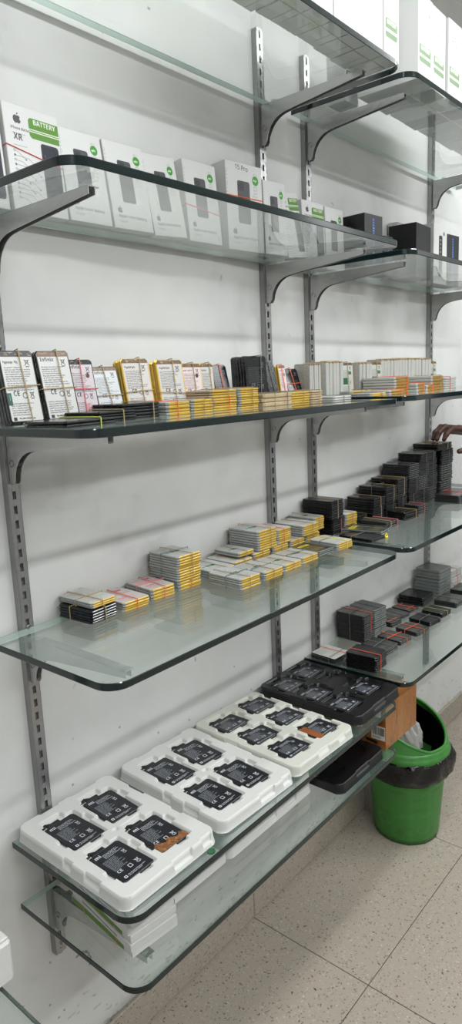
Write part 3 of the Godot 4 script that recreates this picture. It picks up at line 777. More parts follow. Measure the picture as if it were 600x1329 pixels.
# polygon (u, v) extruded along w; axes given as vectors
func add_prism(st: SurfaceTool, poly: PackedVector2Array, o: Vector3, u: Vector3, v: Vector3, w: Vector3, caps := true) -> void:
	var n := poly.size()
	var ccw := not Geometry2D.is_polygon_clockwise(poly)
	for i in n:
		var a := poly[i]
		var b := poly[(i + 1) % n]
		var e := b - a
		var out2 := Vector2(e.y, -e.x) if ccw else Vector2(-e.y, e.x)
		var A := o + u * a.x + v * a.y
		var B := o + u * b.x + v * b.y
		quad(st, A, B, B + w, A + w, u * out2.x + v * out2.y)
	if caps:
		var t := Geometry2D.triangulate_polygon(poly)
		for i in range(0, t.size(), 3):
			var A := o + u * poly[t[i]].x + v * poly[t[i]].y
			var B := o + u * poly[t[i + 1]].x + v * poly[t[i + 1]].y
			var C := o + u * poly[t[i + 2]].x + v * poly[t[i + 2]].y
			tri(st, A, B, C, -w)
			tri(st, A + w, B + w, C + w, w)

# a smooth lathe round y: profile of Vector2(radius, y); optional wobble(angle, index) on the radius
func lathe(profile: Array, seg: int, wobble = null) -> ArrayMesh:
	var st := SurfaceTool.new()
	st.begin(Mesh.PRIMITIVE_TRIANGLES)
	st.set_smooth_group(0)
	for j in profile.size() - 1:
		for i in seg:
			var q := []
			for k in [[i, j], [i + 1, j], [i + 1, j + 1], [i, j + 1]]:
				var an: float = TAU * (k[0] % seg) / seg
				var pr: Vector2 = profile[k[1]]
				var r := pr.x
				if wobble != null:
					r += wobble.call(an, k[1])
				q.append(Vector3(cos(an) * r, pr.y, sin(an) * r))
			var m: Vector3 = (q[0] + q[2]) * 0.5
			var dy: Vector2 = profile[j + 1] - profile[j]
			var an2 := TAU * (i + 0.5) / seg
			var out := Vector3(cos(an2) * dy.y, -dy.x, sin(an2) * dy.y)
			quad(st, q[0], q[1], q[2], q[3], out)
	st.generate_normals()
	return st.commit()

# round tube through points
func add_tube(st: SurfaceTool, pts: Array, r: float, seg := 6, closed := false) -> void:
	var n := pts.size()
	var rings := []
	for i in n:
		var a: Vector3 = pts[(i - 1 + n) % n] if closed or i > 0 else pts[i]
		var b: Vector3 = pts[(i + 1) % n] if closed or i < n - 1 else pts[i]
		var d := (b - a).normalized()
		var s := d.cross(Vector3.UP if absf(d.y) < 0.9 else Vector3.RIGHT).normalized()
		var t := s.cross(d)
		var ring := []
		for k in seg:
			var an := TAU * k / seg
			ring.append(pts[i] + (s * cos(an) + t * sin(an)) * r)
		rings.append(ring)
	for i in (n if closed else n - 1):
		for k in seg:
			var A: Array = rings[i]
			var B: Array = rings[(i + 1) % n]
			var mid: Vector3 = (A[k] + B[(k + 1) % seg]) * 0.5 - (pts[i] + pts[(i + 1) % n]) * 0.5
			quad(st, A[k], A[(k + 1) % seg], B[(k + 1) % seg], B[k], mid)

func add_disc(st: SurfaceTool, c: Vector3, r: float, h: float, seg := 12) -> void:
	for i in seg:
		var a := TAU * i / seg
		var b := TAU * (i + 1) / seg
		var p := Vector3(cos(a) * r, 0, sin(a) * r)
		var q := Vector3(cos(b) * r, 0, sin(b) * r)
		var up := Vector3(0, h, 0)
		quad(st, c + p, c + q, c + q + up, c + p + up, p + q)
		tri(st, c + up, c + p + up, c + q + up, Vector3.UP)
		tri(st, c, c + p, c + q, Vector3.DOWN)

# ------------------------------------------------------------------ helpers: printed textures (drawn twice as large, then halved)
func canvas(w: int, h: int, c: Color) -> Image:
	var im := Image.create(w * 2, h * 2, false, Image.FORMAT_RGB8)
	im.fill(c)
	return im

func done(im: Image) -> ImageTexture:
	im.shrink_x2()
	im.generate_mipmaps()
	return ImageTexture.create_from_image(im)

func rect(im: Image, x: float, y: float, w: float, h: float, c: Color) -> void:
	im.fill_rect(Rect2i(roundi(x * 2), roundi(y * 2), maxi(1, roundi(w * 2)), maxi(1, roundi(h * 2))), c)

func poly(im: Image, pts: Array, c: Color) -> void:
	var lo := 1e9
	var hi := -1e9
	for p in pts:
		lo = minf(lo, p.y * 2); hi = maxf(hi, p.y * 2)
	for y in range(maxi(0, floori(lo)), mini(im.get_height() - 1, ceili(hi)) + 1):
		var xs := []
		var yc := y + 0.5
		for i in pts.size():
			var a: Vector2 = pts[i] * 2.0
			var b: Vector2 = pts[(i + 1) % pts.size()] * 2.0
			if (a.y <= yc) != (b.y <= yc):
				xs.append(a.x + (yc - a.y) / (b.y - a.y) * (b.x - a.x))
		xs.sort()
		for i in range(0, xs.size() - 1, 2):
			var x0 := roundi(xs[i])
			var x1 := roundi(xs[i + 1])
			if x1 > x0:
				im.fill_rect(Rect2i(x0, y, x1 - x0, 1), c)

func ellipse(cx: float, cy: float, rx: float, ry: float, n := 24) -> Array:
	var o := []
	for i in n:
		o.append(Vector2(cx + cos(TAU * i / n) * rx, cy + sin(TAU * i / n) * ry))
	return o

func round_rect(x: float, y: float, w: float, h: float, r: float) -> Array:
	var o := []
	for k in [[x + w - r, y + r, -PI / 2], [x + w - r, y + h - r, 0.0], [x + r, y + h - r, PI / 2], [x + r, y + r, PI]]:
		for i in 5:
			var a: float = k[2] + PI / 2 * i / 4.0
			o.append(Vector2(k[0] + cos(a) * r, k[1] + sin(a) * r))
	return o

func line(im: Image, a: Vector2, b: Vector2, w: float, c: Color) -> void:
	var d := (b - a).normalized()
	var n := Vector2(-d.y, d.x) * w * 0.5
	poly(im, [a + n, b + n, b - n, a - n], c)

# letters, from the outlines of the font; x, y is the left end of the baseline
func write(im: Image, text: String, x: float, y: float, size: float, c: Color, bold := false, turn := 0.0) -> void:
	var key := "text|" + text + str(bold)
	if not cache.has(key):
		var tm := TextMesh.new()
		var f := SystemFont.new()
		f.font_names = PackedStringArray(["Droid Sans"])
		if bold:
			f.font_weight = 700
		tm.font = f
		tm.text = text
		tm.font_size = 64
		tm.pixel_size = 1.0 / 64.0
		tm.depth = 0.0
		tm.curve_step = 4.0
		tm.horizontal_alignment = HORIZONTAL_ALIGNMENT_LEFT
		tm.vertical_alignment = VERTICAL_ALIGNMENT_BOTTOM
		var arr := tm.surface_get_arrays(0) if tm.get_surface_count() > 0 else []
		cache[key] = arr
	var ar: Array = cache[key]
	if ar.is_empty():
		return
	var vs: PackedVector3Array = ar[Mesh.ARRAY_VERTEX]
	var ix: PackedInt32Array = ar[Mesh.ARRAY_INDEX] if ar[Mesh.ARRAY_INDEX] != null else PackedInt32Array(range(vs.size()))
	var lowest := 0.0
	for i in range(0, ix.size(), 3):
		var pts := []
		for k in 3:
			var v := vs[ix[i + k]]
			var q := Vector2(v.x, -v.y - 0.22) * size
			if turn != 0.0:
				q = q.rotated(turn)
			pts.append(Vector2(x, y) + q)
		poly(im, pts, c)

# rows of small print, too small to read
func small_print(im: Image, x: float, y: float, w: float, rows: int, pitch: float, size: float, c: Color) -> void:
	for r in rows:
		var at := x
		var stop := x + w * rng.randf_range(0.55, 1.0)
		while at < stop:
			var word := rng.randf_range(1.5, 5.0) * size
			var k := at
			while k < minf(at + word, stop):
				rect(im, k, y + r * pitch + (0.0 if rng.randf() < 0.4 else size * 0.25), size * 0.36, size * (1.0 if rng.randf() < 0.4 else 0.75), c)
				k += size * 0.58
			at += word + size * 0.7

func apple(im: Image, x: float, y: float, s: float, c: Color, bg: Color) -> void:
	poly(im, ellipse(x - 0.17 * s, y, 0.30 * s, 0.40 * s), c)
	poly(im, ellipse(x + 0.17 * s, y, 0.30 * s, 0.40 * s), c)
	poly(im, ellipse(x + 0.50 * s, y - 0.08 * s, 0.17 * s, 0.19 * s), bg)
	poly(im, [Vector2(x, y - 0.42 * s), Vector2(x + 0.04 * s, y - 0.60 * s), Vector2(x + 0.20 * s, y - 0.72 * s), Vector2(x + 0.17 * s, y - 0.54 * s)], c)

func ce_mark(im: Image, x: float, y: float, s: float, c: Color) -> void:
	write(im, "CE", x, y + s, s * 1.2, c, true)

func bin_mark(im: Image, x: float, y: float, s: float, c: Color) -> void:
	line(im, Vector2(x, y), Vector2(x + s, y + s), s * 0.09, c)
	line(im, Vector2(x + s, y), Vector2(x, y + s), s * 0.09, c)
	line(im, Vector2(x + s * 0.2, y + s * 0.15), Vector2(x + s * 0.3, y + s * 0.85), s * 0.09, c)
	line(im, Vector2(x + s * 0.8, y + s * 0.15), Vector2(x + s * 0.7, y + s * 0.85), s * 0.09, c)
	rect(im, x + s * 0.1, y + s * 0.1, s * 0.8, s * 0.1, c)
	rect(im, x + s * 0.15, y + s * 1.08, s * 0.7, s * 0.14, c)

func noise_image(size: int, freq: float, sd: int, octaves := 4) -> Image:
	var n := FastNoiseLite.new()
	n.seed = sd
	n.frequency = freq
	n.fractal_octaves = octaves
	return n.get_seamless_image(size, size)

func mat(key: String, c: Color, rough := 0.6, metal := 0.0) -> StandardMaterial3D:
	var m := StandardMaterial3D.new()
	m.resource_name = key
	m.albedo_color = c
	m.roughness = rough
	m.metallic = metal
	M[key] = m
	return m

# ------------------------------------------------------------------ materials
func crinkled(m: StandardMaterial3D, strength: float, scale: float) -> StandardMaterial3D:
	m.normal_enabled = true
	m.normal_texture = M["_crinkle"]
	m.normal_scale = strength
	m.uv1_triplanar = true
	m.uv1_scale = Vector3.ONE * scale
	return m

func printed(key: String, tex: Texture2D, rough := 0.45) -> StandardMaterial3D:
	var m := mat(key, Color.WHITE, rough)
	m.albedo_texture = tex
	return m

func make_materials() -> void:
	var nm := noise_image(256, 0.02, 7, 3)
	nm.bump_map_to_normal_map(6.0)
	nm.generate_mipmaps()
	M["_crinkle"] = ImageTexture.create_from_image(nm)

	# painted plaster wall: one print of scuffs and grime for the whole wall, with a fine relief
	var g := mat("wall_paint", Color.WHITE, 0.75)
	g.albedo_texture = wall_texture()
	var bump := noise_image(512, 0.03, 11, 5)
	bump.generate_mipmaps()
	g.heightmap_enabled = true
	g.heightmap_texture = ImageTexture.create_from_image(bump)
	g.heightmap_scale = 0.04
	mat("plain_wall", Color(0.77, 0.77, 0.77), 0.8)
	mat("ceiling_paint", Color(0.88, 0.88, 0.87), 0.85)

	var fl := mat("terrazzo", Color.WHITE, 0.42)
	fl.albedo_texture = floor_texture()
	fl.uv1_triplanar = true
	fl.uv1_world_triplanar = true
	fl.uv1_scale = Vector3.ONE / 0.9
	mat("joint", Color(0.20, 0.18, 0.16), 0.9)

	var gl := mat("glass", Color(0.50, 0.66, 0.62, 0.075), 0.02)
	gl.transparency = BaseMaterial3D.TRANSPARENCY_ALPHA
	mat("lit_back_edge", Color(0.66, 0.73, 0.70), 0.6)  # back edge of the glass; light falling on it is put into the pale colour
	mat("glass_edge", Color(0.06, 0.115, 0.115), 0.10)

	var ch := mat("chrome", Color(0.62, 0.62, 0.62), 0.28, 0.9)
	crinkled(ch, 0.12, 14.0)
	var ar := mat("bracket_steel", Color(0.70, 0.70, 0.695), 0.26, 0.75)
	crinkled(ar, 0.10, 10.0)
	mat("screw", Color(0.5, 0.5, 0.49), 0.3, 0.9)
	var pad := mat("clear_pad", Color(0.7, 0.75, 0.73, 0.25), 0.08)
	pad.transparency = BaseMaterial3D.TRANSPARENCY_ALPHA

	# batteries in film
	crinkled(mat("gold_foil", Color(0.76, 0.625, 0.25), 0.32, 0.3), 0.6, 18.0)
	crinkled(mat("brass_foil", Color(0.66, 0.50, 0.20), 0.36, 0.45), 0.6, 18.0)
	crinkled(mat("grey_film", Color(0.60, 0.61, 0.60), 0.28), 0.5, 16.0)
	crinkled(mat("pale_film", Color(0.68, 0.68, 0.66), 0.26), 0.5, 16.0)
	crinkled(mat("beige_film", Color(0.66, 0.58, 0.46), 0.28), 0.6, 18.0)
	crinkled(mat("brown_foil", Color(0.50, 0.40, 0.28), 0.34, 0.3), 0.6, 18.0)
	crinkled(mat("black_film", Color(0.055, 0.058, 0.062), 0.22), 0.6, 16.0)
	crinkled(mat("slate_film", Color(0.155, 0.16, 0.16), 0.26), 0.6, 16.0)
	crinkled(mat("navy_film", Color(0.06, 0.075, 0.12), 0.22), 0.6, 16.0)
	crinkled(mat("clear_film", Color(0.42, 0.44, 0.43), 0.22), 0.6, 16.0)
	mat("navy_edge", Color.WHITE, 0.35).albedo_texture = stripe_texture(Color(0.88, 0.88, 0.86), Color(0.07, 0.08, 0.11))
	mat("black_edge", Color.WHITE, 0.3).albedo_texture = stripe_texture(Color(0.22, 0.23, 0.235), Color(0.04, 0.043, 0.046))
	mat("slate_edge", Color.WHITE, 0.3).albedo_texture = stripe_texture(Color(0.46, 0.47, 0.46), Color(0.085, 0.09, 0.092))
	var bag := mat("bag", Color(0.62, 0.60, 0.55, 0.30), 0.15)
	bag.transparency = BaseMaterial3D.TRANSPARENCY_ALPHA

	for b in [["band_tan", Color(0.66, 0.56, 0.38)], ["band_red", Color(0.80, 0.30, 0.30)], ["band_pink", Color(0.85, 0.45, 0.48)], ["band_orange", Color(0.92, 0.36, 0.20)], ["band_lime", Color(0.72, 0.80, 0.25)], ["band_grey", Color(0.42, 0.43, 0.42)], ["band_yellow", Color(0.90, 0.82, 0.15)], ["band_olive", Color(0.50, 0.47, 0.25)]]:
		mat(b[0], b[1], 0.55)

	# printed tops of lying batteries
	printed("top_green", top_texture(Color(0.66, 0.67, 0.66), Color(0.10, 0.33, 0.22), 1), 0.25)
	printed("top_plain", top_texture(Color(0.72, 0.72, 0.70), Color(0.45, 0.47, 0.46), 2), 0.25)
	printed("top_pink", top_texture(Color(0.70, 0.68, 0.66), Color(0.78, 0.30, 0.36), 3), 0.25)
	printed("top_dark", top_texture(Color(0.08, 0.085, 0.088), Color(0.36, 0.37, 0.37), 2), 0.22)
	printed("top_slate", top_texture(Color(0.21, 0.22, 0.215), Color(0.50, 0.50, 0.48), 2), 0.22)
	printed("top_yellow", top_texture(Color(0.22, 0.23, 0.23), Color(0.80, 0.74, 0.10), 4), 0.22)
	printed("top_beige", top_texture(Color(0.60, 0.55, 0.47), Color(0.38, 0.34, 0.30), 2), 0.25)
	printed("top_moss", top_texture(Color(0.15, 0.19, 0.16), Color(0.30, 0.36, 0.28), 2), 0.25)
	printed("top_brown", top_texture(Color(0.30, 0.25, 0.19), Color(0.16, 0.14, 0.12), 2), 0.25)
	printed("top_ember", top_texture(Color(0.17, 0.17, 0.17), Color(0.72, 0.30, 0.18), 5), 0.22)
	printed("top_salmon", top_texture(Color(0.80, 0.62, 0.56), Color(0.55, 0.40, 0.36), 2), 0.25)

	# printed faces of the standing packs
	printed("face_infinix", pack_texture("Infinix", Color(0.76, 0.76, 0.75), Color(0.10, 0.10, 0.11), 0), 0.3)
	printed("face_number", pack_texture("", Color(0.76, 0.76, 0.75), Color(0.10, 0.10, 0.11), 4), 0.3)
	printed("face_pink", pack_texture("Infinix", Color(0.78, 0.74, 0.76), Color(0.20, 0.19, 0.21), 1), 0.3)
	printed("face_bold", pack_texture("infinix", Color(0.74, 0.75, 0.76), Color(0.16, 0.18, 0.20), 0), 0.3)
	printed("face_cream", pack_texture("", Color(0.75, 0.74, 0.73), Color(0.16, 0.16, 0.17), 2), 0.3)
	printed("face_rose", pack_texture("", Color(0.82, 0.77, 0.77), Color(0.30, 0.25, 0.27), 3), 0.3)
	printed("face_black", pack_texture("", Color(0.08, 0.085, 0.09), Color(0.42, 0.43, 0.44), 5), 0.22)
	printed("face_green", pack_texture("", Color(0.70, 0.71, 0.69), Color(0.30, 0.31, 0.30), 6), 0.25)

	# cartons
	printed("phone_front", phone_box_texture(false), 0.5)
	printed("phone_front_note", phone_box_texture(true), 0.5)
	printed("circuit_front", circuit_box_texture(), 0.5)
	printed("tall_front", tall_box_texture(false), 0.5)
	printed("tall_front_note", tall_box_texture(true), 0.5)
	printed("black_front", black_box_texture(), 0.4)
	printed("spine_front", spine_texture(), 0.5)
	mat("carton_green", Color(0.36, 0.50, 0.20), 0.55)
	mat("pad_green", Color(0.10, 0.34, 0.20), 0.4)
	mat("white_card", Color(0.77, 0.77, 0.765), 0.55)
	mat("grey_card", Color(0.60, 0.60, 0.59), 0.6)
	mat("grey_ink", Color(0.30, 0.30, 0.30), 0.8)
	mat("black_card", Color(0.055, 0.055, 0.062), 0.45)

	mat("white_tray", Color(0.755, 0.755, 0.745), 0.42)
	mat("cream_tray", Color(0.74, 0.74, 0.71), 0.42)
	mat("black_tray", Color(0.045, 0.047, 0.055), 0.33)
	printed("cell_print", cell_texture(), 0.36)
	printed("cell_print_dense", cell_texture(true), 0.36)
	mat("cell_body", Color(0.055, 0.065, 0.085), 0.35)
	mat("cell_flex", Color(0.035, 0.035, 0.035), 0.45)
	var rust := mat("kraft_tape", Color.WHITE, 0.7)
	rust.albedo_texture = tape_texture()
	rust.uv1_triplanar = true
	rust.uv1_scale = Vector3.ONE * 18.0
	mat("orange_tape", Color(0.52, 0.28, 0.12), 0.5)

	var kraft := mat("kraft_board", Color.WHITE, 0.34)
	kraft.albedo_texture = kraft_texture(false)
	var kraft2 := mat("kraft_label", Color.WHITE, 0.34)
	kraft2.albedo_texture = kraft_texture(true)
	for k in [kraft, kraft2]:
		k.clearcoat_enabled = true
		k.clearcoat = 0.5
		k.clearcoat_roughness = 0.2

	var bin := mat("bin_green", Color.WHITE, 0.38)
	bin.albedo_texture = bin_texture()
	bin.uv1_triplanar = true
	bin.uv1_scale = Vector3.ONE * 4.0
	crinkled(mat("bin_bag", Color(0.018, 0.018, 0.02), 0.20), 1.0, 9.0)
	var cb := mat("clear_bag", Color(0.86, 0.86, 0.84, 0.34), 0.12)
	cb.transparency = BaseMaterial3D.TRANSPARENCY_ALPHA

	mat("panel_frame", Color(0.85, 0.85, 0.85), 0.5)
	var em := mat("panel_glow", Color(0.95, 0.95, 0.95), 0.6)
	em.emission_enabled = true
	em.emission = Color(0.985, 1.0, 0.99)
	em.emission_energy_multiplier = 2.0

	var skin := mat("skin", Color(0.30, 0.185, 0.14), 0.5)
	skin.subsurf_scatter_enabled = true
	skin.subsurf_scatter_strength = 0.05
	mat("nail", Color(0.50, 0.34, 0.28), 0.3)
	mat("shirt", Color(0.16, 0.20, 0.27), 0.85)
	mat("trousers", Color(0.09, 0.09, 0.10), 0.85)
	mat("hair", Color(0.02, 0.018, 0.016), 0.6)
	mat("shoe", Color(0.05, 0.045, 0.04), 0.5)
	mat("eye_white", Color(0.8, 0.79, 0.77), 0.3)
	mat("lip", Color(0.30, 0.14, 0.12), 0.5)

func wall_texture() -> ImageTexture:
	# covers x -1.4 .. 3.4 and y 0 .. 3.0
	var w := 1440
	var h := 900
	var im := Image.create(w, h, false, Image.FORMAT_RGB8)
	var a := noise_image(512, 0.006, 3, 5)
	var b := noise_image(512, 0.035, 5, 4)
	var da := a.get_data()
	var db := b.get_data()
	var out := PackedByteArray()
	out.resize(w * h * 3)
	var sa := da.size() / (512 * 512)
	var sb := db.size() / (512 * 512)
	for y in h:
		for x in w:
			var n := (da[((y % 512) * 512 + (x % 512)) * sa] - 128) / 128.0
			var f := (db[((y % 512) * 512 + (x % 512)) * sb] - 128) / 128.0
			var v := 205.0 + n * 7.0 + f * 2.5
			if n < -0.35 and f < 0.0:
				v -= 8.0 * -f
			var i := (y * w + x) * 3
			out[i] = clampi(int(v), 0, 255)
			out[i + 1] = clampi(int(v + 0.5), 0, 255)
			out[i + 2] = clampi(int(v - 1.0 - n), 0, 255)
	im = Image.create_from_data(w, h, false, Image.FORMAT_RGB8, out)
	var px := func(x: float, y: float) -> Vector2: return Vector2((x + 1.4) / 4.8 * w, (3.0 - y) / 3.0 * h) * 0.5
	# scuffs, drill marks and flecks
	for k in 90:
		var p: Vector2 = px.call(rng.randf_range(-0.4, 2.2), rng.randf_range(0.1, 2.3))
		var d := Vector2.from_angle(rng.randf_range(0, TAU)) * rng.randf_range(0.3, 2.2)
		var c := rng.randf_range(0.55, 0.74)
		line(im, p, p + d, rng.randf_range(0.25, 0.6), Color(c, c * 0.98, c * 0.95))
	for k in 40:
		var p: Vector2 = px.call(rng.randf_range(-0.4, 2.0), rng.randf_range(0.1, 0.75))
		rect(im, p.x, p.y, rng.randf_range(0.3, 0.6), 0.3, Color(0.40, 0.39, 0.37))
	for k in [[0.14, 2.16, 0.15, 2.163], [0.40, 2.14, 0.415, 2.136]]:
		line(im, px.call(k[0], k[1]), px.call(k[2], k[3]), 0.35, Color(0.42, 0.41, 0.39))
	# brown dirt rubbed into the foot of the wall, grainy and broken
	for k in 1500:
		var q := rng.randf()
		var yy := 0.085 + 0.20 * q * q
		var p: Vector2 = px.call(rng.randf_range(-0.3, 2.4), yy)
		if rng.randf() < q * 0.75 or db[((int(p.y * 2) % 512) * 512 + (int(p.x * 2) % 512)) * sb] > 140:
			continue
		var c := rng.randf_range(0.62, 0.75)
		line(im, p, p + Vector2(rng.randf_range(-3.0, 3.0), rng.randf_range(-0.5, 0.5)), rng.randf_range(0.25, 0.7), Color(c, c * 0.96, c * 0.88))
	# curved pencil-like scrape near the floor
	var arc := []
	for i in 9:
		var t := -0.6 + i * 0.33
		arc.append(px.call(0.05 + cos(t) * 0.024, 0.268 + sin(t) * 0.028))
	for i in 8:
		line(im, arc[i], arc[i + 1], 0.5, Color(0.42, 0.40, 0.36))
	im.generate_mipmaps()
	return ImageTexture.create_from_image(im)

func floor_texture() -> ImageTexture:
	var im := canvas(768, 768, Color(0.615, 0.58, 0.53))
	for k in 15000:
		var p := Vector2(rng.randf_range(0, 768), rng.randf_range(0, 768))
		var r := rng.randf_range(0.9, 2.6) * (1.0 if rng.randf() < 0.9 else 1.5)
		var t := rng.randf()
		var c := Color(0.50, 0.465, 0.43)
		if t < 0.20: c = Color(0.31, 0.27, 0.24)
		elif t < 0.27: c = Color(0.20, 0.175, 0.155)
		elif t < 0.55: c = Color(0.70, 0.67, 0.63)
		elif t < 0.62: c = Color(0.76, 0.74, 0.71)
		elif t < 0.72: c = Color(0.58, 0.49, 0.42)
		var an := rng.randf_range(0, TAU)
		var pts := []
		for i in 5:
			var aa := an + TAU * i / 5.0
			pts.append(p + Vector2(cos(aa) * r * rng.randf_range(0.7, 1.3), sin(aa) * r * rng.randf_range(0.2, 0.55)).rotated(an))
		poly(im, pts, c)
	return done(im)

func stripe_texture(pale_line: Color, dark: Color) -> ImageTexture:  # pale layer lines over the dark colour of the battery edges
	var im := Image.create(32, 16, false, Image.FORMAT_RGB8)
	im.fill(dark)
	for x in 32:
		var n := 3 + (rng.randi() % 3)
		if rng.randf() < 0.85:
			im.fill_rect(Rect2i(x, 2 + rng.randi() % 2, 1, n), pale_line)
	return ImageTexture.create_from_image(im)

func top_texture(bg: Color, ink: Color, kind: int) -> ImageTexture:
	var im := canvas(96, 128, bg)
	for k in 26:   # fold lines and patches of the film
		var p := Vector2(rng.randf_range(0, 96), rng.randf_range(0, 128))
		var s := rng.randf_range(0.88, 1.12)
		line(im, p, p + Vector2.from_angle(rng.randf_range(0, TAU)) * rng.randf_range(6, 26), rng.randf_range(0.6, 2.0), Color(bg.r * s, bg.g * s, bg.b * s))
	var soft := bg.lerp(ink if kind != 1 else Color(0.4, 0.42, 0.41), 0.55)
	small_print(im, 8, 14, 60, 9, 5.0, 2.4, soft)
	small_print(im, 8, 82, 72, 6, 5.0, 2.4, soft)
	match kind:
		1:
			poly(im, round_rect(30, 58, 34, 16, 3), ink)
			poly(im, round_rect(12, 62, 15, 9, 2), ink.lerp(bg, 0.5))
			small_print(im, 36, 63, 22, 1, 8.0, 6.0, bg)
		3:
			for k in 5:
				var p := Vector2(rng.randf_range(10, 60), rng.randf_range(20, 100))
				line(im, p, p + Vector2.from_angle(rng.randf_range(-0.6, 0.6)) * 30.0, 2.4, ink)
			poly(im, round_rect(56, 16, 22, 12, 3), ink)
		4:
			rect(im, 10, 20, 58, 16, ink)
			rect(im, 16, 25, 40, 2, bg)
			rect(im, 16, 30, 34, 2, bg)
		5:
			rect(im, 8, 92, 80, 8, ink)
			rect(im, 54, 10, 30, 14, ink.lerp(bg, 0.4))
	return done(im)

func pack_texture(head: String, bg: Color, ink: Color, kind: int) -> ImageTexture:
	var im := canvas(150, 256, bg)
	var edge := Color(0.055, 0.06, 0.07)
	if kind == 2 or kind == 3:
		edge = Color(0.80, 0.63, 0.22)
	if kind == 6:
		edge = Color(0.74, 0.70, 0.64)
	rect(im, 0, 0, 150, 22, edge if kind == 5 else Color(0.40, 0.31, 0.22) if kind in [0, 2, 3, 6] else edge)
	for k in 14:
		rect(im, rng.randf_range(0, 140), rng.randf_range(0, 16), rng.randf_range(4, 20), 3, Color(0.55, 0.45, 0.33) if kind != 5 else Color(0.16, 0.165, 0.17))
	rect(im, 0, 22, 7, 234, edge)
	rect(im, 143, 22, 7, 234, edge)
	rect(im, 0, 250, 150, 6, edge)
	if head != "":
		write(im, head, 16, 48, 19, ink, true)
	elif kind != 5 and kind != 6:
		small_print(im, 16, 36, 70, 1, 8.0, 9.0, ink)
	small_print(im, 16, 58, 116, 11, 8.0, 4.0, ink.lerp(bg, 0.25))
	bin_mark(im, 106, 32, 22, ink)
	ce_mark(im, 34, 152, 20, ink)
	poly(im, ellipse(84, 160, 11, 11), ink)
	poly(im, ellipse(84, 160, 8.5, 8.5), bg)
	bin_mark(im, 104, 148, 20, ink)
	small_print(im, 16, 186, 112, 6, 8.0, 4.0, ink.lerp(bg, 0.25))
	rect(im, 16, 236, 14, 12, ink)
	small_print(im, 40, 238, 80, 1, 8.0, 5.0, ink)
	if kind == 4:
		rect(im, 7, 150, 18, 44, Color(0.10, 0.30, 0.24))
	if kind == 1 or kind == 3:
		small_print(im, 70, 190, 60, 5, 8.0, 4.0, Color(0.82, 0.36, 0.42))
		poly(im, ellipse(112, 70, 11, 11), Color(0.28, 0.16, 0.20))
	if kind == 6:
		poly(im, round_rect(24, 120, 60, 52, 6), Color(0.12, 0.34, 0.24))
		poly(im, round_rect(96, 70, 34, 26, 4), Color(0.22, 0.42, 0.32))
	for k in 8:   # creases of the film over the print
		var p := Vector2(rng.randf_range(0, 150), rng.randf_range(0, 256))
		line(im, p, p + Vector2.from_angle(rng.randf_range(0, TAU)) * rng.randf_range(15, 45), 1.0, bg.lightened(0.25))
	return done(im)

func phone_print(im: Image, x: float, y: float, w: float, h: float) -> void:
	poly(im, round_rect(x, y, w, h, w * 0.13), Color(0.17, 0.175, 0.19))
	poly(im, round_rect(x + 1.5, y + 1.5, w - 3, h - 3, w * 0.11), Color(0.275, 0.28, 0.30))
	poly(im, round_rect(x + w * 0.07, y + h * 0.035, w * 0.46, h * 0.2, w * 0.1), Color(0.20, 0.205, 0.22))
	for k in [[0.2, 0.09], [0.2, 0.175], [0.40, 0.13]]:
		poly(im, ellipse(x + w * k[0], y + h * k[1], w * 0.085, w * 0.085), Color(0.07, 0.07, 0.08))
		poly(im, ellipse(x + w * k[0] - 1, y + h * k[1] - 1, w * 0.03, w * 0.03), Color(0.5, 0.5, 0.52))
	apple(im, x + w * 0.5, y + h * 0.45, w * 0.2, Color(0.36, 0.365, 0.385), Color(0.275, 0.28, 0.30))

func phone_box_texture(note: bool) -> ImageTexture:
	var bg := Color(0.81, 0.81, 0.805)
	var im := canvas(192, 312, bg)
	var pale := Color(0.735, 0.735, 0.73)
	write(im, "iPhone", 26, 150, 38, pale, true, -PI / 2)
	write(im, "iPhone", 184, 150, 38, pale, true, -PI / 2)
	phone_print(im, 58, 62, 66, 152)
	poly(im, ellipse(157, 52, 17, 17), Color(0.24, 0.55, 0.20))
	small_print(im, 146, 48, 24, 1, 8.0, 8.0, Color(0.9, 0.95, 0.88))
	apple(im, 37, 246, 24, Color(0.33, 0.33, 0.34), bg)
	write(im, "Apple Li-ion Battery", 26, 278, 14.5, Color(0.36, 0.36, 0.37), true)
	write(im, "Original", 26, 294, 11, Color(0.50, 0.50, 0.50))
	small_print(im, 132, 190, 22, 4, 7, 4, Color(0.93, 0.93, 0.92))
	if note:
		write(im, "15 Pro", 48, 34, 24, Color(0.12, 0.12, 0.14), false, 0.05)
	return done(im)

func battery_band(im: Image, x: float, y: float, w: float, h: float, gr := Color(0.33, 0.52, 0.17)) -> void:
	var wh := Color(0.88, 0.88, 0.87)
	poly(im, round_rect(x, y, w + 20, h, 12), gr)
	rect(im, x, y + h * 0.54, w + 20, h * 0.05, wh)
	rect(im, x, y + h * 0.64, w + 20, h * 0.05, wh)
	write(im, "BATTERY", x + w * 0.16, y + h * 0.46, h * 0.34, wh, true)

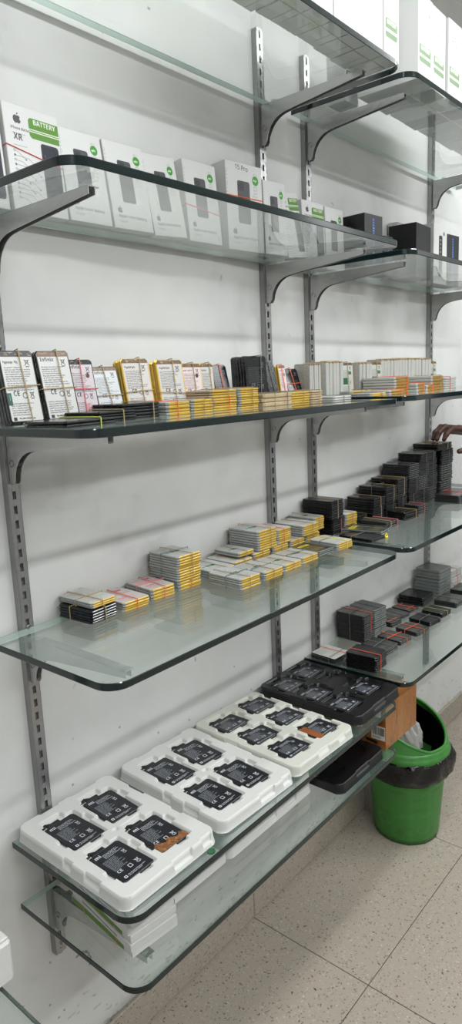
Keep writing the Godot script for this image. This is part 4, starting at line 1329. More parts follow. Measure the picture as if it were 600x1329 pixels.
func circuit_box_texture() -> ImageTexture:
	var bg := Color(0.81, 0.81, 0.81)
	var im := canvas(208, 320, bg)
	var ink := Color(0.35, 0.35, 0.36)
	apple(im, 50, 42, 30, Color(0.27, 0.27, 0.28), bg)
	write(im, "iPhone Battery", 22, 78, 11, ink, true)
	write(im, "XR", 30, 116, 26, Color(0.25, 0.25, 0.26), true)
	for k in [[26, 84, 50, 0.8], [26, 120, 50, 0.8]]:
		rect(im, k[0], k[1], k[2], k[3], ink)
	battery_band(im, 92, 26, 110, 62)
	# printed circuit traces
	for k in 11:
		var y0 := 138.0 + k * 14.0
		var x1 := 40.0 + (k * 37 % 60)
		line(im, Vector2(26, y0), Vector2(x1, y0 + 3), 1.0, ink)
		line(im, Vector2(x1, y0 + 3), Vector2(x1 + 26, y0 + 22), 1.0, ink)
		poly(im, ellipse(26, y0, 3.6, 3.6, 12), ink)
		if k % 2 == 0:
			poly(im, ellipse(26, y0, 2.2, 2.2, 12), bg)
		poly(im, ellipse(x1 + 26, y0 + 22, 2.6, 2.6, 12), ink)
	poly(im, round_rect(130, 96, 70, 196, 10), Color(0.16, 0.17, 0.20))
	poly(im, round_rect(135, 104, 60, 180, 7), Color(0.10, 0.12, 0.17))
	for k in 46:
		var p := Vector2(rng.randf_range(138, 190), rng.randf_range(110, 270))
		var c := rng.randf_range(0.25, 0.6)
		line(im, p, p + Vector2.from_angle(rng.randf_range(0, TAU)) * rng.randf_range(3, 12), rng.randf_range(0.8, 2.2), Color(c * 0.7, c * 0.8, c))
	return done(im)

func tall_box_texture(note: bool) -> ImageTexture:
	var bg := Color(0.77, 0.77, 0.77)
	var im := canvas(144, 320, bg)
	apple(im, 108, 66, 20, Color(0.45, 0.45, 0.46), bg)
	write(im, "iPhone Battery", 86, 92, 7, Color(0.5, 0.5, 0.5))
	if note:
		write(im, "65", 40, 130, 58, Color(0.2, 0.2, 0.22), false, -0.12)
	battery_band(im, 10, 186, 100, 66, Color(0.23, 0.40, 0.11))
	for k in 9:
		poly(im, ellipse(60 + (k * 31 % 50), 100 + k * 9.0, 1.8, 1.8, 8), Color(0.62, 0.62, 0.62))
	return done(im)

func black_box_texture() -> ImageTexture:
	var im := canvas(96, 160, Color(0.055, 0.055, 0.062))
	rect(im, 42, 8, 12, 144, Color(0.10, 0.20, 0.42))
	for k in 18:
		rect(im, 44, 12 + k * 7.6, rng.randf_range(4, 9), 4, Color(0.36, 0.55, 0.85))
	small_print(im, 10, 120, 26, 4, 6, 3, Color(0.25, 0.25, 0.27))
	return done(im)

func spine_texture() -> ImageTexture:
	var im := canvas(96, 160, Color(0.84, 0.84, 0.83))
	poly(im, round_rect(38, 30, 26, 110, 6), Color(0.10, 0.10, 0.11))
	for k in 9:
		poly(im, ellipse(51, 42 + k * 10.5, rng.randf_range(4, 9), 3.5, 10), Color(0.45, 0.45, 0.46))
	apple(im, 76, 24, 12, Color(0.3, 0.3, 0.3), Color(0.84, 0.84, 0.83))
	return done(im)

func cell_texture(dense := false) -> ImageTexture:
	var bg := Color(0.062, 0.074, 0.10)
	var ink := Color(0.80, 0.82, 0.84)
	var im := canvas(192, 256, bg)
	write(im, "mi", 20, 52, 30, ink, true)
	small_print(im, 60, 34, 110, 4, 9, 5.5, ink)
	bin_mark(im, 140, 76, 22, ink)
	small_print(im, 24, 76, 108, 10 if not dense else 14, 9, 5.0, ink.lerp(bg, 0.25))
	ce_mark(im, 24, 178, 22, ink)
	poly(im, round_rect(86, 176, 22, 24, 3), ink)
	poly(im, round_rect(89, 179, 16, 18, 3), bg)
	bin_mark(im, 132, 172, 26, ink)
	rect(im, 22, 220, 16, 16, ink)
	rect(im, 26, 224, 8, 8, bg)
	small_print(im, 46, 222, 120, 2, 9, 5.0, ink)
	return done(im)

func tape_texture() -> ImageTexture:
	var im := canvas(96, 48, Color(0.44, 0.28, 0.15))
	for k in 240:
		var s := rng.randf_range(0.55, 1.45)
		poly(im, ellipse(rng.randf_range(0, 96), rng.randf_range(0, 48), rng.randf_range(1, 5), rng.randf_range(0.6, 2.2), 7), Color(0.46 * s, 0.29 * s, 0.15 * s))
	return done(im)

func kraft_texture(label: bool) -> ImageTexture:
	var im := canvas(256, 256, Color(0.55, 0.34, 0.13))
	for k in 90:   # wrinkled packing tape, wet brown patches
		var s := rng.randf_range(0.62, 1.25)
		var p := Vector2(rng.randf_range(0, 256), rng.randf_range(0, 256))
		line(im, p, p + Vector2(rng.randf_range(-14, 14), rng.randf_range(20, 90)), rng.randf_range(1, 7), Color(0.55 * s, 0.34 * s, 0.13 * s))
	rect(im, 104, 0, 40, 256, Color(0.58, 0.38, 0.17))
	if label:
		rect(im, 178, 20, 60, 44, Color(0.80, 0.78, 0.74))
		rect(im, 200, 118, 54, 84, Color(0.82, 0.81, 0.78))
		for k in 14:
			rect(im, 205 + k * 3.4, 126, rng.randf_range(0.8, 2.4), 48, Color(0.1, 0.1, 0.1))
		small_print(im, 205, 182, 44, 2, 7, 4, Color(0.15, 0.15, 0.15))
		for k in 6:
			rect(im, 214, 70 + k * 7.0, 28, 3.5, Color(0.26, 0.15, 0.06))
		poly(im, [Vector2(176, 206), Vector2(226, 216), Vector2(222, 232), Vector2(180, 226)], Color(0.06, 0.05, 0.05))
		poly(im, [Vector2(176, 234), Vector2(222, 238), Vector2(220, 254), Vector2(178, 252)], Color(0.06, 0.05, 0.05))
	return done(im)

func bin_texture() -> ImageTexture:
	var bg := Color(0.215, 0.46, 0.185)
	var im := canvas(256, 256, bg)
	for k in 60:
		var s := rng.randf_range(0.88, 1.12)
		poly(im, ellipse(rng.randf_range(0, 256), rng.randf_range(0, 256), rng.randf_range(4, 26), rng.randf_range(3, 14), 11), Color(bg.r * s, bg.g * s, bg.b * s))
	for k in 70:
		var p := Vector2(rng.randf_range(0, 256), rng.randf_range(0, 256))
		line(im, p, p + Vector2.from_angle(rng.randf_range(0, TAU)) * rng.randf_range(1, 9), rng.randf_range(0.5, 1.4), Color(0.08, 0.20, 0.07) if rng.randf() < 0.6 else Color(0.22, 0.55, 0.22))
	return done(im)

# ------------------------------------------------------------------ fittings
func shelf_outline(x0: float, x1: float, z0: float, z1: float, r: float) -> PackedVector2Array:
	var o := PackedVector2Array([Vector2(x0, z0), Vector2(x1, z0)])
	for i in 9:
		var a := PI / 2 * i / 8.0
		o.append(Vector2(x1 - r + cos(a) * r, z1 - r + sin(a) * r))
	for i in 9:
		var a := PI / 2 + PI / 2 * i / 8.0
		o.append(Vector2(x0 + r + cos(a) * r, z1 - r + sin(a) * r))
	return o

func glass_shelf(label: String, x0: float, x1: float, y: float, depth := 0.33) -> void:
	var t := thing("glass_shelf", label, "shelf", Vector3(x0, y - GLASS, 0.0165), Basis.IDENTITY, "glass shelves on the wall")
	var ol := shelf_outline(0, x1 - x0, 0, depth - 0.0165, 0.035)
	var st := begin()
	var ix := Geometry2D.triangulate_polygon(ol)
	for i in range(0, ix.size(), 3):
		for k in [[GLASS, Vector3.UP], [0.0, Vector3.DOWN]]:
			var v := []
			for j in 3:
				v.append(Vector3(ol[ix[i + j]].x, k[0], ol[ix[i + j]].y))
			tri(st, v[0], v[1], v[2], k[1])
	part(t, "pane", fin(st), M["glass"])
	st = SurfaceTool.new()
	st.begin(Mesh.PRIMITIVE_TRIANGLES)
	var n := ol.size()
	var b := 0.0012
	var outs := []
	for i in n:
		var e0 := (ol[i] - ol[(i - 1 + n) % n]).normalized()
		var e1 := (ol[(i + 1) % n] - ol[i]).normalized()
		outs.append([Vector2(e0.y, -e0.x), Vector2(e1.y, -e1.x), (Vector2(e0.y, -e0.x) + Vector2(e1.y, -e1.x)).normalized()])
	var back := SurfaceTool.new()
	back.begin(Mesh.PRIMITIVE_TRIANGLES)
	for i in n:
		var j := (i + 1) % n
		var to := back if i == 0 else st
		var na: Vector2 = outs[i][2] if outs[i][0].dot(outs[i][1]) > 0.8 else outs[i][1]
		var nb: Vector2 = outs[j][2] if outs[j][0].dot(outs[j][1]) > 0.8 else outs[j][0]
		for k in [[0.0, b, 0.0, 1.0, -0.7], [b, GLASS - b, 1.0, 1.0, 0.0], [GLASS - b, GLASS, 1.0, 0.0, 0.7]]:
			var p0: Vector2 = ol[i] + outs[i][2] * (0.0008 * k[2] - 0.0002)
			var q0: Vector2 = ol[j] + outs[j][2] * (0.0008 * k[2] - 0.0002)
			var p1: Vector2 = ol[i] + outs[i][2] * (0.0008 * k[3] - 0.0002)
			var q1: Vector2 = ol[j] + outs[j][2] * (0.0008 * k[3] - 0.0002)
			var vs := [Vector3(p0.x, k[0], p0.y), Vector3(q0.x, k[0], q0.y), Vector3(q1.x, k[1], q1.y), Vector3(p1.x, k[1], p1.y)]
			var ns := [Vector3(na.x, k[4], na.y).normalized(), Vector3(nb.x, k[4], nb.y).normalized(), Vector3(nb.x, k[4], nb.y).normalized(), Vector3(na.x, k[4], na.y).normalized()]
			var flip: bool = (vs[1] - vs[0]).cross(vs[2] - vs[0]).dot(ns[0] + ns[1]) > 0.0
			for m in ([0, 2, 1, 0, 3, 2] if flip else [0, 1, 2, 0, 2, 3]):
				to.set_normal(ns[m])
				to.add_vertex(vs[m])
	part(t, "lit_back_edge", back.commit(), M["lit_back_edge"], Transform3D.IDENTITY, "back glass edge against the wall, coloured pale as if lit")
	part(t, "polished_edge", st.commit(), M["glass_edge"], Transform3D.IDENTITY, "dark green polished glass edge")

func standard(label: String, x: float, y0: float, y1: float) -> void:
	var t := thing("slotted_standard", label, "wall standard", Vector3(x, y0, 0.0), Basis.IDENTITY, "slotted shelf standards")
	var h := y1 - y0
	var w := 0.024
	var d := 0.015
	var sw := 0.0065
	var st := begin()
	for s in [-1.0, 1.0]:
		chamfer_box(st, Vector3(s * (w / 2 - 0.0008), h / 2, d / 2), Vector3(0.0016, h, d), 0.0004)
		chamfer_box(st, Vector3(s * (w + sw) / 4, h / 2, d - 0.0008), Vector3((w - sw) / 2, h, 0.0016), 0.0004)
	var pitch := 0.0254
	var k := 0
	while k * pitch < h:
		add_box(st, Vector3(0, k * pitch + 0.004, d - 0.0009), Vector3(sw, minf(0.0115, h - k * pitch), 0.0014))
		k += 1
	part(t, "channel", fin(st), M["chrome"])
	for yy in [0.08, h * 0.36, h * 0.62, h - 0.06]:
		var r := SphereMesh.new()
		r.radius = 0.0048; r.height = 0.0096; r.radial_segments = 10; r.rings = 5
		part(t, "screw", r, M["screw"], Transform3D(Basis.from_scale(Vector3(1, 1, 0.45)), Vector3(0, yy, d)))

func bracket(label: String, x: float, y_glass: float) -> void:
	# y_glass is the underside of the shelf
	var t := thing("shelf_bracket", label, "bracket", Vector3(x, y_glass - 0.0035, 0.0), Basis.IDENTITY, "steel shelf brackets")
	if not cache.has("bracket"):
		var pl := PackedVector2Array([Vector2(0.016, 0), Vector2(0.278, 0), Vector2(0.278, -0.011)])
		pl.append(Vector2(0.10, -0.027))
		for i in 8:
			var a := deg_to_rad(98 + 76.0 * i / 7.0)
			pl.append(Vector2(0.087 + cos(a) * 0.056, -0.085 + sin(a) * 0.056))
		pl.append(Vector2(0.026, -0.086))
		pl.append(Vector2(0.016, -0.086))
		var st := begin()
		for s in [-1.0, 1.0]:
			add_prism(st, pl, Vector3(s * 0.0056 - 0.0006, 0, 0), Vector3(0, 0, 1), Vector3(0, 1, 0), Vector3(0.0012, 0, 0))
		cache["bracket"] = fin(st)
		st = begin()
		chamfer_box(st, Vector3(0, -0.0007, 0.147), Vector3(0.0124, 0.0014, 0.262), 0.0004)
		chamfer_box(st, Vector3(0.0095, -0.0007, 0.16), Vector3(0.007, 0.0014, 0.236), 0.0004)
		cache["bracket_top"] = fin(st)
		st = begin()
		add_box(st, Vector3(0, -0.012, 0.011), Vector3(0.005, 0.014, 0.014))
		add_box(st, Vector3(0, -0.068, 0.011), Vector3(0.005, 0.014, 0.014))
		cache["bracket_hook"] = fin(st)
		st = begin()
		add_disc(st, Vector3.ZERO, 0.0078, 0.0034, 14)
		cache["pad"] = fin(st)
		st = begin()
		add_tube(st, [Vector3(-0.0075, -0.05, 0.026), Vector3(0.0075, -0.05, 0.026)], 0.006, 8)
		cache["rivet"] = fin(st)
	part(t, "arm", cache["bracket"], M["bracket_steel"])
	part(t, "flange", cache["bracket_top"], M["bracket_steel"])
	part(t, "hook", cache["bracket_hook"], M["screw"])
	part(t, "rivet", cache["rivet"], M["screw"])
	for z in [0.05, 0.262]:
		part(t, "suction_pad", cache["pad"], M["clear_pad"], Transform3D(Basis.IDENTITY, Vector3(0, 0, z)), "clear round suction pad")

# ------------------------------------------------------------------ batteries in bundles
# one flat battery, centred on its footprint: w along x, t up, d along z; sides (x), ends (z) and printed top
func flat_cell(w: float, d: float, t: float, side: Material, end: Material, top: Material) -> ArrayMesh:
	var key := "cell|%.4f|%.4f|%.4f|%s|%s|%s" % [w, d, t, side.resource_name, end.resource_name, top.resource_name]
	if cache.has(key):
		return cache[key]
	var c := minf(0.004, w * 0.1)
	var e := minf(0.0012, t * 0.28)
	var ring := func(inset: float) -> Array:
		var a := w / 2 - inset
		var b := d / 2 - inset
		return [Vector2(-a + c, b), Vector2(a - c, b), Vector2(a, b - c), Vector2(a, -b + c), Vector2(a - c, -b), Vector2(-a + c, -b), Vector2(-a, -b + c), Vector2(-a, b - c)]
	var r0: Array = ring.call(e)
	var r1: Array = ring.call(0.0)
	var lv := [[r0, 0.0], [r1, e], [r1, t - e], [r0, t]]
	var sides := begin()
	var ends := begin()
	var tops := begin()
	for i in 8:
		var j := (i + 1) % 8
		var st := ends if i == 0 or i == 4 else sides
		for k in 3:
			var A: Vector2 = lv[k][0][i]
			var B: Vector2 = lv[k][0][j]
			var C: Vector2 = lv[k + 1][0][j]
			var D: Vector2 = lv[k + 1][0][i]
			var y0: float = lv[k][1]
			var y1: float = lv[k + 1][1]
			var m := (r1[i] + r1[j]) as Vector2
			quad(st, Vector3(A.x, y0, A.y), Vector3(B.x, y0, B.y), Vector3(C.x, y1, C.y), Vector3(D.x, y1, D.y), Vector3(m.x, (k - 1) * 0.02, m.y),
				[Vector2(A.x / w + 0.5, 1.0 - y0 / t), Vector2(B.x / w + 0.5, 1.0 - y0 / t), Vector2(C.x / w + 0.5, 1.0 - y1 / t), Vector2(D.x / w + 0.5, 1.0 - y1 / t)])
	for i in range(1, 7):
		for k in [[0.0, Vector3.DOWN, ends], [t, Vector3.UP, tops]]:
			var v := []
			var u := []
			for j in [0, i, i + 1]:
				v.append(Vector3(r0[j].x, k[0], r0[j].y))
				u.append(Vector2(r0[j].x / w + 0.5, r0[j].y / d + 0.5))
			tri(k[2], v[0], v[1], v[2], k[1], u[0], u[1], u[2])
	var am := fin(sides, side)
	am = fin(ends, end, am)
	am = fin(tops, top, am)
	cache[key] = am
	return am

func band_loop(along: String, at: float, w: float, d: float, h: float, tilt: float) -> ArrayMesh:
	var st := begin()
	var g := 0.0010
	var r := 0.0008
	var pts := []
	if along == "x":
		for p in [[d / 2 + g, -g * 0.2], [d / 2 + g, h + g], [-d / 2 - g, h + g], [-d / 2 - g, -g * 0.2]]:
			pts.append(Vector3(at + tilt * p[0], p[1], p[0]))
	else:
		for p in [[w / 2 + g, -g * 0.2], [w / 2 + g, h + g], [-w / 2 - g, h + g], [-w / 2 - g, -g * 0.2]]:
			pts.append(Vector3(p[0], p[1], at + tilt * p[0]))
	for i in 4:
		add_tube(st, [pts[i], pts[(i + 1) % 4]], r, 5)
	return fin(st)

func bag_flap(w: float, h: float, depth: float) -> ArrayMesh:
	# loose end of the clear bag, pleated, behind the stack
	var st := begin()
	var n := 7
	for i in n:
		for j in 3:
			var q := []
			for k in [[i, j], [i + 1, j], [i + 1, j + 1], [i, j + 1]]:
				var u: float = float(k[0]) / n
				var v: float = float(k[1]) / 3.0
				var z: float = -depth * v
				var y: float = h * (0.98 - 0.45 * v) * (0.75 + 0.25 * sin(u * 9.0 + v * 2.0)) + 0.002 * sin(u * 25.0)
				q.append(Vector3((u - 0.5) * w * (1.0 - 0.15 * v), maxf(y, 0.001), z))
			quad(st, q[0], q[1], q[2], q[3], Vector3(0, 1, -0.6))
	return fin(st)

const STYLES := {
	"gold": ["grey_film", "gold_foil", "top_green"],
	"goldplain": ["grey_film", "gold_foil", "top_plain"],
	"pink": ["grey_film", "gold_foil", "top_pink"],
	"brass": ["pale_film", "brass_foil", "top_plain"],
	"beige": ["beige_film", "beige_film", "top_beige"],
	"beigegold": ["beige_film", "gold_foil", "top_beige"],
	"salmon": ["beige_film", "gold_foil", "top_salmon"],
	"navy": ["navy_film", "navy_edge", "top_dark"],
	"black": ["black_film", "black_edge", "top_dark"],
	"moss": ["black_film", "black_edge", "top_moss"],
	"brown": ["black_film", "black_edge", "top_brown"],
	"slate": ["slate_film", "slate_edge", "top_slate"],
	"ember": ["slate_film", "slate_edge", "top_ember"],
	"yellow": ["clear_film", "clear_film", "top_yellow"],
	"clear": ["clear_film", "clear_film", "top_slate"],
	"pale": ["pale_film", "pale_film", "top_plain"],
	"whiteback": ["black_film", "black_edge", "top_plain"],
	"f_infinix": ["black_film", "black_film", "face_infinix"],
	"f_number": ["black_film", "black_film", "face_number"],
	"f_pink": ["black_film", "black_film", "face_pink"],
	"f_bold": ["black_film", "black_film", "face_bold"],
	"f_cream": ["gold_foil", "beige_film", "face_cream"],
	"f_rose": ["gold_foil", "beige_film", "face_rose"],
	"f_black": ["black_film", "black_film", "face_black"],
	"f_green": ["pale_film", "brown_foil", "face_green"],
	"spines": ["brown_foil", "pale_film", "top_plain"],
}

# a stack of n batteries held by rubber bands. basis turns the stack; at is where its base corner or centre sits (see callers)
func bundle(label: String, group: String, style: String, at: Vector3, b: Basis, w: float, d: float, n: int, h: float, bands: Array, flap := 0.0, called := "battery_bundle") -> Node3D:
	var t := thing(called, label, "batteries", at, b, group)
	var s: Array = STYLES[style]
	var ct := h / n
	var cell := flat_cell(w - 0.002, d - 0.002, ct - minf(0.0008, ct * 0.15), M[s[0]], M[s[1]], M[s[2]])
	for i in n:
		var j := 0.0009 if i < n - 1 else 0.0
		part(t, "battery", cell, null, Transform3D(Basis(Vector3.UP, rng.randf_range(-0.012, 0.012)), Vector3(rng.randf_range(-j, j), i * ct, rng.randf_range(-j, j) * 1.5)))
	for k in bands:
		part(t, "rubber_band", band_loop(k[0], k[1], w, d, h, rng.randf_range(-0.08, 0.08)), M["band_" + k[2]])
	if flap > 0.0:
		part(t, "bag_end", bag_flap(w * 0.96, h, flap), M["bag"], Transform3D(Basis.IDENTITY, Vector3(0, 0, -d / 2)), "loose end of the clear plastic bag")
	return t

# lying: x, z is the near left corner of the stack, yaw in degrees
func lying(label: String, group: String, style: String, x: float, z: float, y: float, yaw: float, w: float, d: float, n: int, h: float, bands: Array, flap := 0.0) -> void:
	var b := Basis(Vector3.UP, deg_to_rad(yaw))
	bundle(label, group, style, Vector3(x, y, z) + b * Vector3(w / 2, 0, -d / 2), b, w, d, n, h, bands, flap)

# standing with its printed face to the shop, leaning back: x is its left edge, z the foot of the printed face, h its height, t the thickness of the pack
func standing(label: String, style: String, x: float, z: float, y: float, yaw: float, lean: float, w: float, h: float, n: int, t: float, bands: Array) -> void:
	var b := Basis(Vector3.UP, deg_to_rad(yaw)) * Basis(Vector3.RIGHT, deg_to_rad(90.0 - lean))
	# local z points down the face; the foot is at +h/2, the printed face at local y = t
	var foot := Vector3(x, y, z) + Basis(Vector3.UP, deg_to_rad(yaw)) * Vector3(w / 2, 0, 0)
	var lift := t * sin(deg_to_rad(lean))
	bundle(label, "packs standing along the wall at eye height", style, foot - b * Vector3(0, t, h / 2) + Vector3(0, lift, 0), b, w, h, n, t, bands, 0.0, "battery_pack")

# standing like books, spines to the shop: x left edge, n packs of total width w, depth dz, height h
func spined(label: String, x: float, z: float, y: float, yaw: float, w: float, h: float, dz: float, n: int, bands: Array) -> void:
	var b := Basis(Vector3.UP, deg_to_rad(yaw)) * Basis(Vector3(0, -1, 0), Vector3(1, 0, 0), Vector3(0, 0, 1))
	# local x -> world -y, local y -> world +x, local z -> world z; the stack grows along +x
	var c := Vector3(x, y + h / 2, z) + Basis(Vector3.UP, deg_to_rad(yaw)) * Vector3(0, 0, -dz / 2)
	bundle(label, "packs standing along the wall at eye height", "spines", c, b, h, dz, n, w, bands, 0.0, "battery_pack")

# ------------------------------------------------------------------ cartons
func carton(called: String, label: String, category: String, group: String, at: Vector3, yaw: float, lean: float, s: Vector3, front: Material, body: Material, roll := 0.0) -> Node3D:
	# at: middle of the front bottom edge; leans back by lean degrees
	var b := Basis(Vector3.UP, deg_to_rad(yaw)) * Basis(Vector3.RIGHT, deg_to_rad(-lean)) * Basis(Vector3.BACK, deg_to_rad(roll))
	var t := thing(called, label, category, at + Vector3(0, s.z * sin(deg_to_rad(lean)), 0), b, group)
	var key := "carton|%s|%s|%s" % [s, front.resource_name, body.resource_name]
	if not cache.has(key):
		var e := 0.0006
		var st := begin()
		var f := 0.0014 if s.z > 0.03 and s.y > 0.05 else 0.0
		chamfer_box(st, Vector3(0, (s.y + f) / 2, -s.z / 2), Vector3(s.x, s.y - f, s.z), e)
		var am := fin(st, body)
		cache[key] = am
		st = begin()
		var z := 0.0002
		quad(st, Vector3(-s.x / 2 + e, e, z), Vector3(s.x / 2 - e, e, z), Vector3(s.x / 2 - e, s.y - e, z), Vector3(-s.x / 2 + e, s.y - e, z), Vector3.BACK)
		cache[key + "f"] = fin(st, front)
		st = begin()
		# tuck flaps closing the underside, with open gaps between them
		for k in [[-0.5, 0.5, 0.0, 0.34], [-0.5, 0.16, 0.36, 1.0], [0.18, 0.5, 0.36, 1.0]]:
			add_box(st, Vector3(s.x * (k[0] + k[1]) / 2, f / 2, -s.z * (k[2] + k[3]) / 2), Vector3(s.x * (k[1] - k[0]) - 0.0005, maxf(f, 0.0002), s.z * (k[3] - k[2]) - 0.0005))
		cache[key + "s"] = fin(st, body)
	part(t, "box_body", cache[key])
	part(t, "printed_front", cache[key + "f"])
	if s.z > 0.03 and s.y > 0.05:
		part(t, "bottom_flaps", cache[key + "s"])
	return t

# ------------------------------------------------------------------ moulded trays (one continuous sheet, pressed from above)
func sd_round(px: float, pz: float, cx: float, cz: float, hx: float, hz: float, r: float) -> float:
	var qx := absf(px - cx) - hx + r
	var qz := absf(pz - cz) - hz + r
	return sqrt(maxf(qx, 0.0) ** 2 + maxf(qz, 0.0) ** 2) + minf(maxf(qx, qz), 0.0) - r

func tray_mesh(W: float, D: float, T: float, cell: float, recesses: Array) -> ArrayMesh:
	# recesses: [cx, cz, hx, hz, depth, corner radius]; the sheet slopes a little at every step, as pressed plastic does
	var nx := int(W / cell) + 2
	var nz := int(D / cell) + 2
	var hs := PackedFloat32Array()
	hs.resize((nx + 1) * (nz + 1))
	for j in nz + 1:
		for i in nx + 1:
			var x := (float(i) / nx) * (W + 0.004) - 0.002
			var z := (float(j) / nz) * (D + 0.004) - 0.002
			var d := sd_round(x, z, W / 2, D / 2, W / 2, D / 2, 0.018)
			var hh := T * smoothstep(0.0, 0.0032, -d) if d < 0.0 else 0.0
			for r in recesses:
				if absf(x - r[0]) < r[2] + 0.003 and absf(z - r[1]) < r[3] + 0.003:
					var e := sd_round(x, z, r[0], r[1], r[2], r[3], r[5])
					hh = minf(hh, T - r[4] * smoothstep(-0.0009, 0.0009, -e))
			hs[j * (nx + 1) + i] = maxf(hh, 0.0)
	var st := SurfaceTool.new()
	st.begin(Mesh.PRIMITIVE_TRIANGLES)
	for j in nz + 1:
		for i in nx + 1:
			var x := (float(i) / nx) * (W + 0.004) - 0.002
			var z := (float(j) / nz) * (D + 0.004) - 0.002
			st.add_vertex(Vector3(x, hs[j * (nx + 1) + i], z))
	for j in nz:
		for i in nx:
			var a := j * (nx + 1) + i
			var b := a + 1
			var c := a + nx + 2
			var d := a + nx + 1
			if hs[a] + hs[b] + hs[c] + hs[d] <= 0.0:
				continue
			for k in [a, b, c, a, c, d]:
				st.add_index(k)
	st.generate_normals()
	return st.commit()

func cavity(cx: float, cz: float, w: float, d: float, dep: float) -> Array:
	return [
		[cx, cz, w / 2, d / 2, dep, 0.003],
		[cx - w * 0.1, cz - d / 2 - 0.005, w * 0.32, 0.010, dep * 0.75, 0.003],
		[cx + w * 0.5, cz - d * 0.12, 0.009, 0.012, dep * 0.8, 0.003],
		[cx - w * 0.5, cz + d * 0.18, 0.009, 0.012, dep * 0.8, 0.003],
		[cx + w * 0.12, cz + d / 2, 0.012, 0.007, dep * 0.8, 0.003],
	]

func tray_battery(label: String, at: Vector3, yaw: float, w: float, d: float, tape := 0, dense := false) -> void:
	var t := thing("phone_battery", label, "battery", at, Basis(Vector3.UP, deg_to_rad(yaw)), "loose batteries lying in the moulded trays")
	part(t, "cell", flat_cell(w, d, 0.0052, M["cell_body"], M["cell_body"], M["cell_print_dense" if dense else "cell_print"]))
	if not cache.has("flex%.3f" % d):
		var st := begin()
		chamfer_box(st, Vector3(-w * 0.12, 0.0030, -d / 2 - 0.0045), Vector3(w * 0.42, 0.0022, 0.008), 0.0005)
		add_tube(st, [Vector3(-w * 0.2, 0.003, -d / 2 - 0.007), Vector3(-w * 0.34, 0.005, -d / 2 - 0.010), Vector3(-w * 0.44, 0.0055, -d / 2 - 0.006)], 0.0022, 6)
		chamfer_box(st, Vector3(-w * 0.46, 0.0055, -d / 2 - 0.004), Vector3(0.010, 0.002, 0.006), 0.0004)
		cache["flex%.3f" % d] = fin(st)
	part(t, "connector_flex", cache["flex%.3f" % d], M["cell_flex"])
	if tape == 1:     # torn brown tape along the near edge
		var st := begin()
		var pl := PackedVector2Array([Vector2(-w * 0.5, d * 0.5), Vector2(w * 0.5, d * 0.5)])
		for i in 9:
			pl.append(Vector2(w * 0.5 - w * i / 8.0, d * 0.5 - d * (0.15 + 0.06 * sin(i * 2.1) + 0.012 * i)))
		add_prism(st, pl, Vector3(0, 0.0053, 0), Vector3.RIGHT, Vector3.BACK, Vector3(0, 0.0006, 0))
		part(t, "torn_tape", fin(st), M["kraft_tape"], Transform3D.IDENTITY, "torn brown adhesive tape")
	elif tape == 2:
		var st := begin()
		add_box(st, Vector3(-w * 0.36, 0.0055, 0), Vector3(w * 0.26, 0.0005, d * 0.98))
		part(t, "tape_strip", fin(st), M["orange_tape"], Transform3D.IDENTITY, "orange brown tape strip")

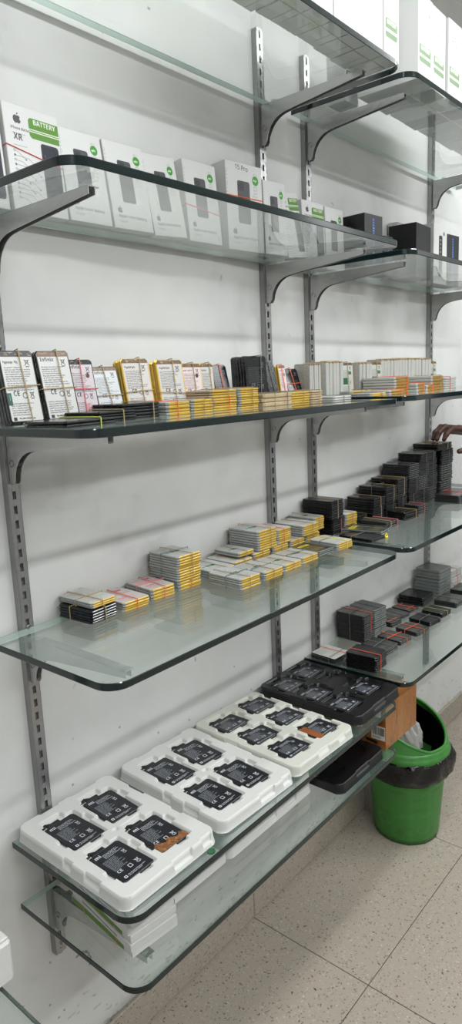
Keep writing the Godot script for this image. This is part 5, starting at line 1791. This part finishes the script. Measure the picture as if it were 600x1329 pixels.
# ------------------------------------------------------------------ surface nets over tapered capsules (person)
func blob(caps: Array, cell: float, k: float) -> ArrayMesh:
	var lo := Vector3.ONE * 1e9
	var hi := -lo
	for c in caps:
		var r := maxf(c[1], c[3]) + cell * 3.0
		for p in [c[0], c[2]]:
			lo = lo.min(p - Vector3.ONE * r)
			hi = hi.max(p + Vector3.ONE * r)
	var n := Vector3i(((hi - lo) / cell).ceil()) + Vector3i.ONE
	var f := PackedFloat32Array()
	f.resize(n.x * n.y * n.z)
	f.fill(1.0)
	for c in caps:
		var r := maxf(c[1], c[3]) + cell * 2.5 + k
		var a: Vector3 = c[0]
		var b: Vector3 = c[2]
		var p0 := Vector3i(((a.min(b) - Vector3.ONE * r - lo) / cell).floor()).max(Vector3i.ZERO)
		var p1 := Vector3i(((a.max(b) + Vector3.ONE * r - lo) / cell).ceil()).min(n - Vector3i.ONE)
		var ab := b - a
		var l2 := maxf(ab.length_squared(), 1e-9)
		var s: Vector3 = c[4] if c.size() > 4 else Vector3.ONE
		for z in range(p0.z, p1.z + 1):
			for y in range(p0.y, p1.y + 1):
				for x in range(p0.x, p1.x + 1):
					var p := lo + Vector3(x, y, z) * cell
					var t := clampf((p - a).dot(ab) / l2, 0.0, 1.0)
					var dv := (p - a - ab * t) / s
					var d := dv.length() - lerpf(c[1], c[3], t)
					var i := (z * n.y + y) * n.x + x
					var o := f[i]
					var hh := maxf(k - absf(o - d), 0.0) / k
					f[i] = minf(o, d) - hh * hh * k * 0.25
	var ids := {}
	var vs := PackedVector3Array()
	var ns := PackedVector3Array()
	var idx := PackedInt32Array()
	var sx := 1
	var sy := n.x
	var sz := n.x * n.y
	var corner := [0, sx, sy, sx + sy, sz, sx + sz, sy + sz, sx + sy + sz]
	var cpos := [Vector3(0, 0, 0), Vector3(1, 0, 0), Vector3(0, 1, 0), Vector3(1, 1, 0), Vector3(0, 0, 1), Vector3(1, 0, 1), Vector3(0, 1, 1), Vector3(1, 1, 1)]
	var edges := [[0, 1], [2, 3], [4, 5], [6, 7], [0, 2], [1, 3], [4, 6], [5, 7], [0, 4], [1, 5], [2, 6], [3, 7]]
	for z in n.z - 1:
		for y in n.y - 1:
			for x in n.x - 1:
				var i := (z * n.y + y) * n.x + x
				var neg := 0
				for q in corner:
					if f[i + q] < 0.0:
						neg += 1
				if neg == 0 or neg == 8:
					continue
				var sum := Vector3.ZERO
				var cnt := 0
				for e in edges:
					var fa := f[i + corner[e[0]]]
					var fb := f[i + corner[e[1]]]
					if (fa < 0.0) != (fb < 0.0):
						sum += cpos[e[0]].lerp(cpos[e[1]], fa / (fa - fb))
						cnt += 1
				ids[i] = vs.size()
				vs.append(lo + (Vector3(x, y, z) + sum / cnt) * cell)
				ns.append(Vector3(f[i + 1] + f[i + 1 + sy] + f[i + 1 + sz] + f[i + 1 + sy + sz] - f[i] - f[i + sy] - f[i + sz] - f[i + sy + sz],
					f[i + sy] + f[i + sy + 1] + f[i + sy + sz] + f[i + sy + sz + 1] - f[i] - f[i + 1] - f[i + sz] - f[i + sz + 1],
					f[i + sz] + f[i + sz + 1] + f[i + sz + sy] + f[i + sz + sy + 1] - f[i] - f[i + 1] - f[i + sy] - f[i + sy + 1]).normalized())
	for i in ids.keys():
		for ax in [[sx, sy, sz], [sy, sz, sx], [sz, sx, sy]]:
			if (f[i] < 0.0) == (f[i + ax[0]] < 0.0):
				continue
			var q := [i, i - ax[1], i - ax[1] - ax[2], i - ax[2]]
			var ok := true
			for v in q:
				ok = ok and ids.has(v)
			if not ok:
				continue
			var a: int = ids[q[0]]
			var b: int = ids[q[1]]
			var c: int = ids[q[2]]
			var d: int = ids[q[3]]
			if (vs[b] - vs[a]).cross(vs[c] - vs[a]).dot(ns[a] + ns[c]) > 0.0:
				idx.append_array([a, c, b, a, d, c])
			else:
				idx.append_array([a, b, c, a, c, d])
	var arr := []
	arr.resize(Mesh.ARRAY_MAX)
	arr[Mesh.ARRAY_VERTEX] = vs
	arr[Mesh.ARRAY_NORMAL] = ns
	arr[Mesh.ARRAY_INDEX] = idx
	var am := ArrayMesh.new()
	am.add_surface_from_arrays(Mesh.PRIMITIVE_TRIANGLES, arr)
	return am
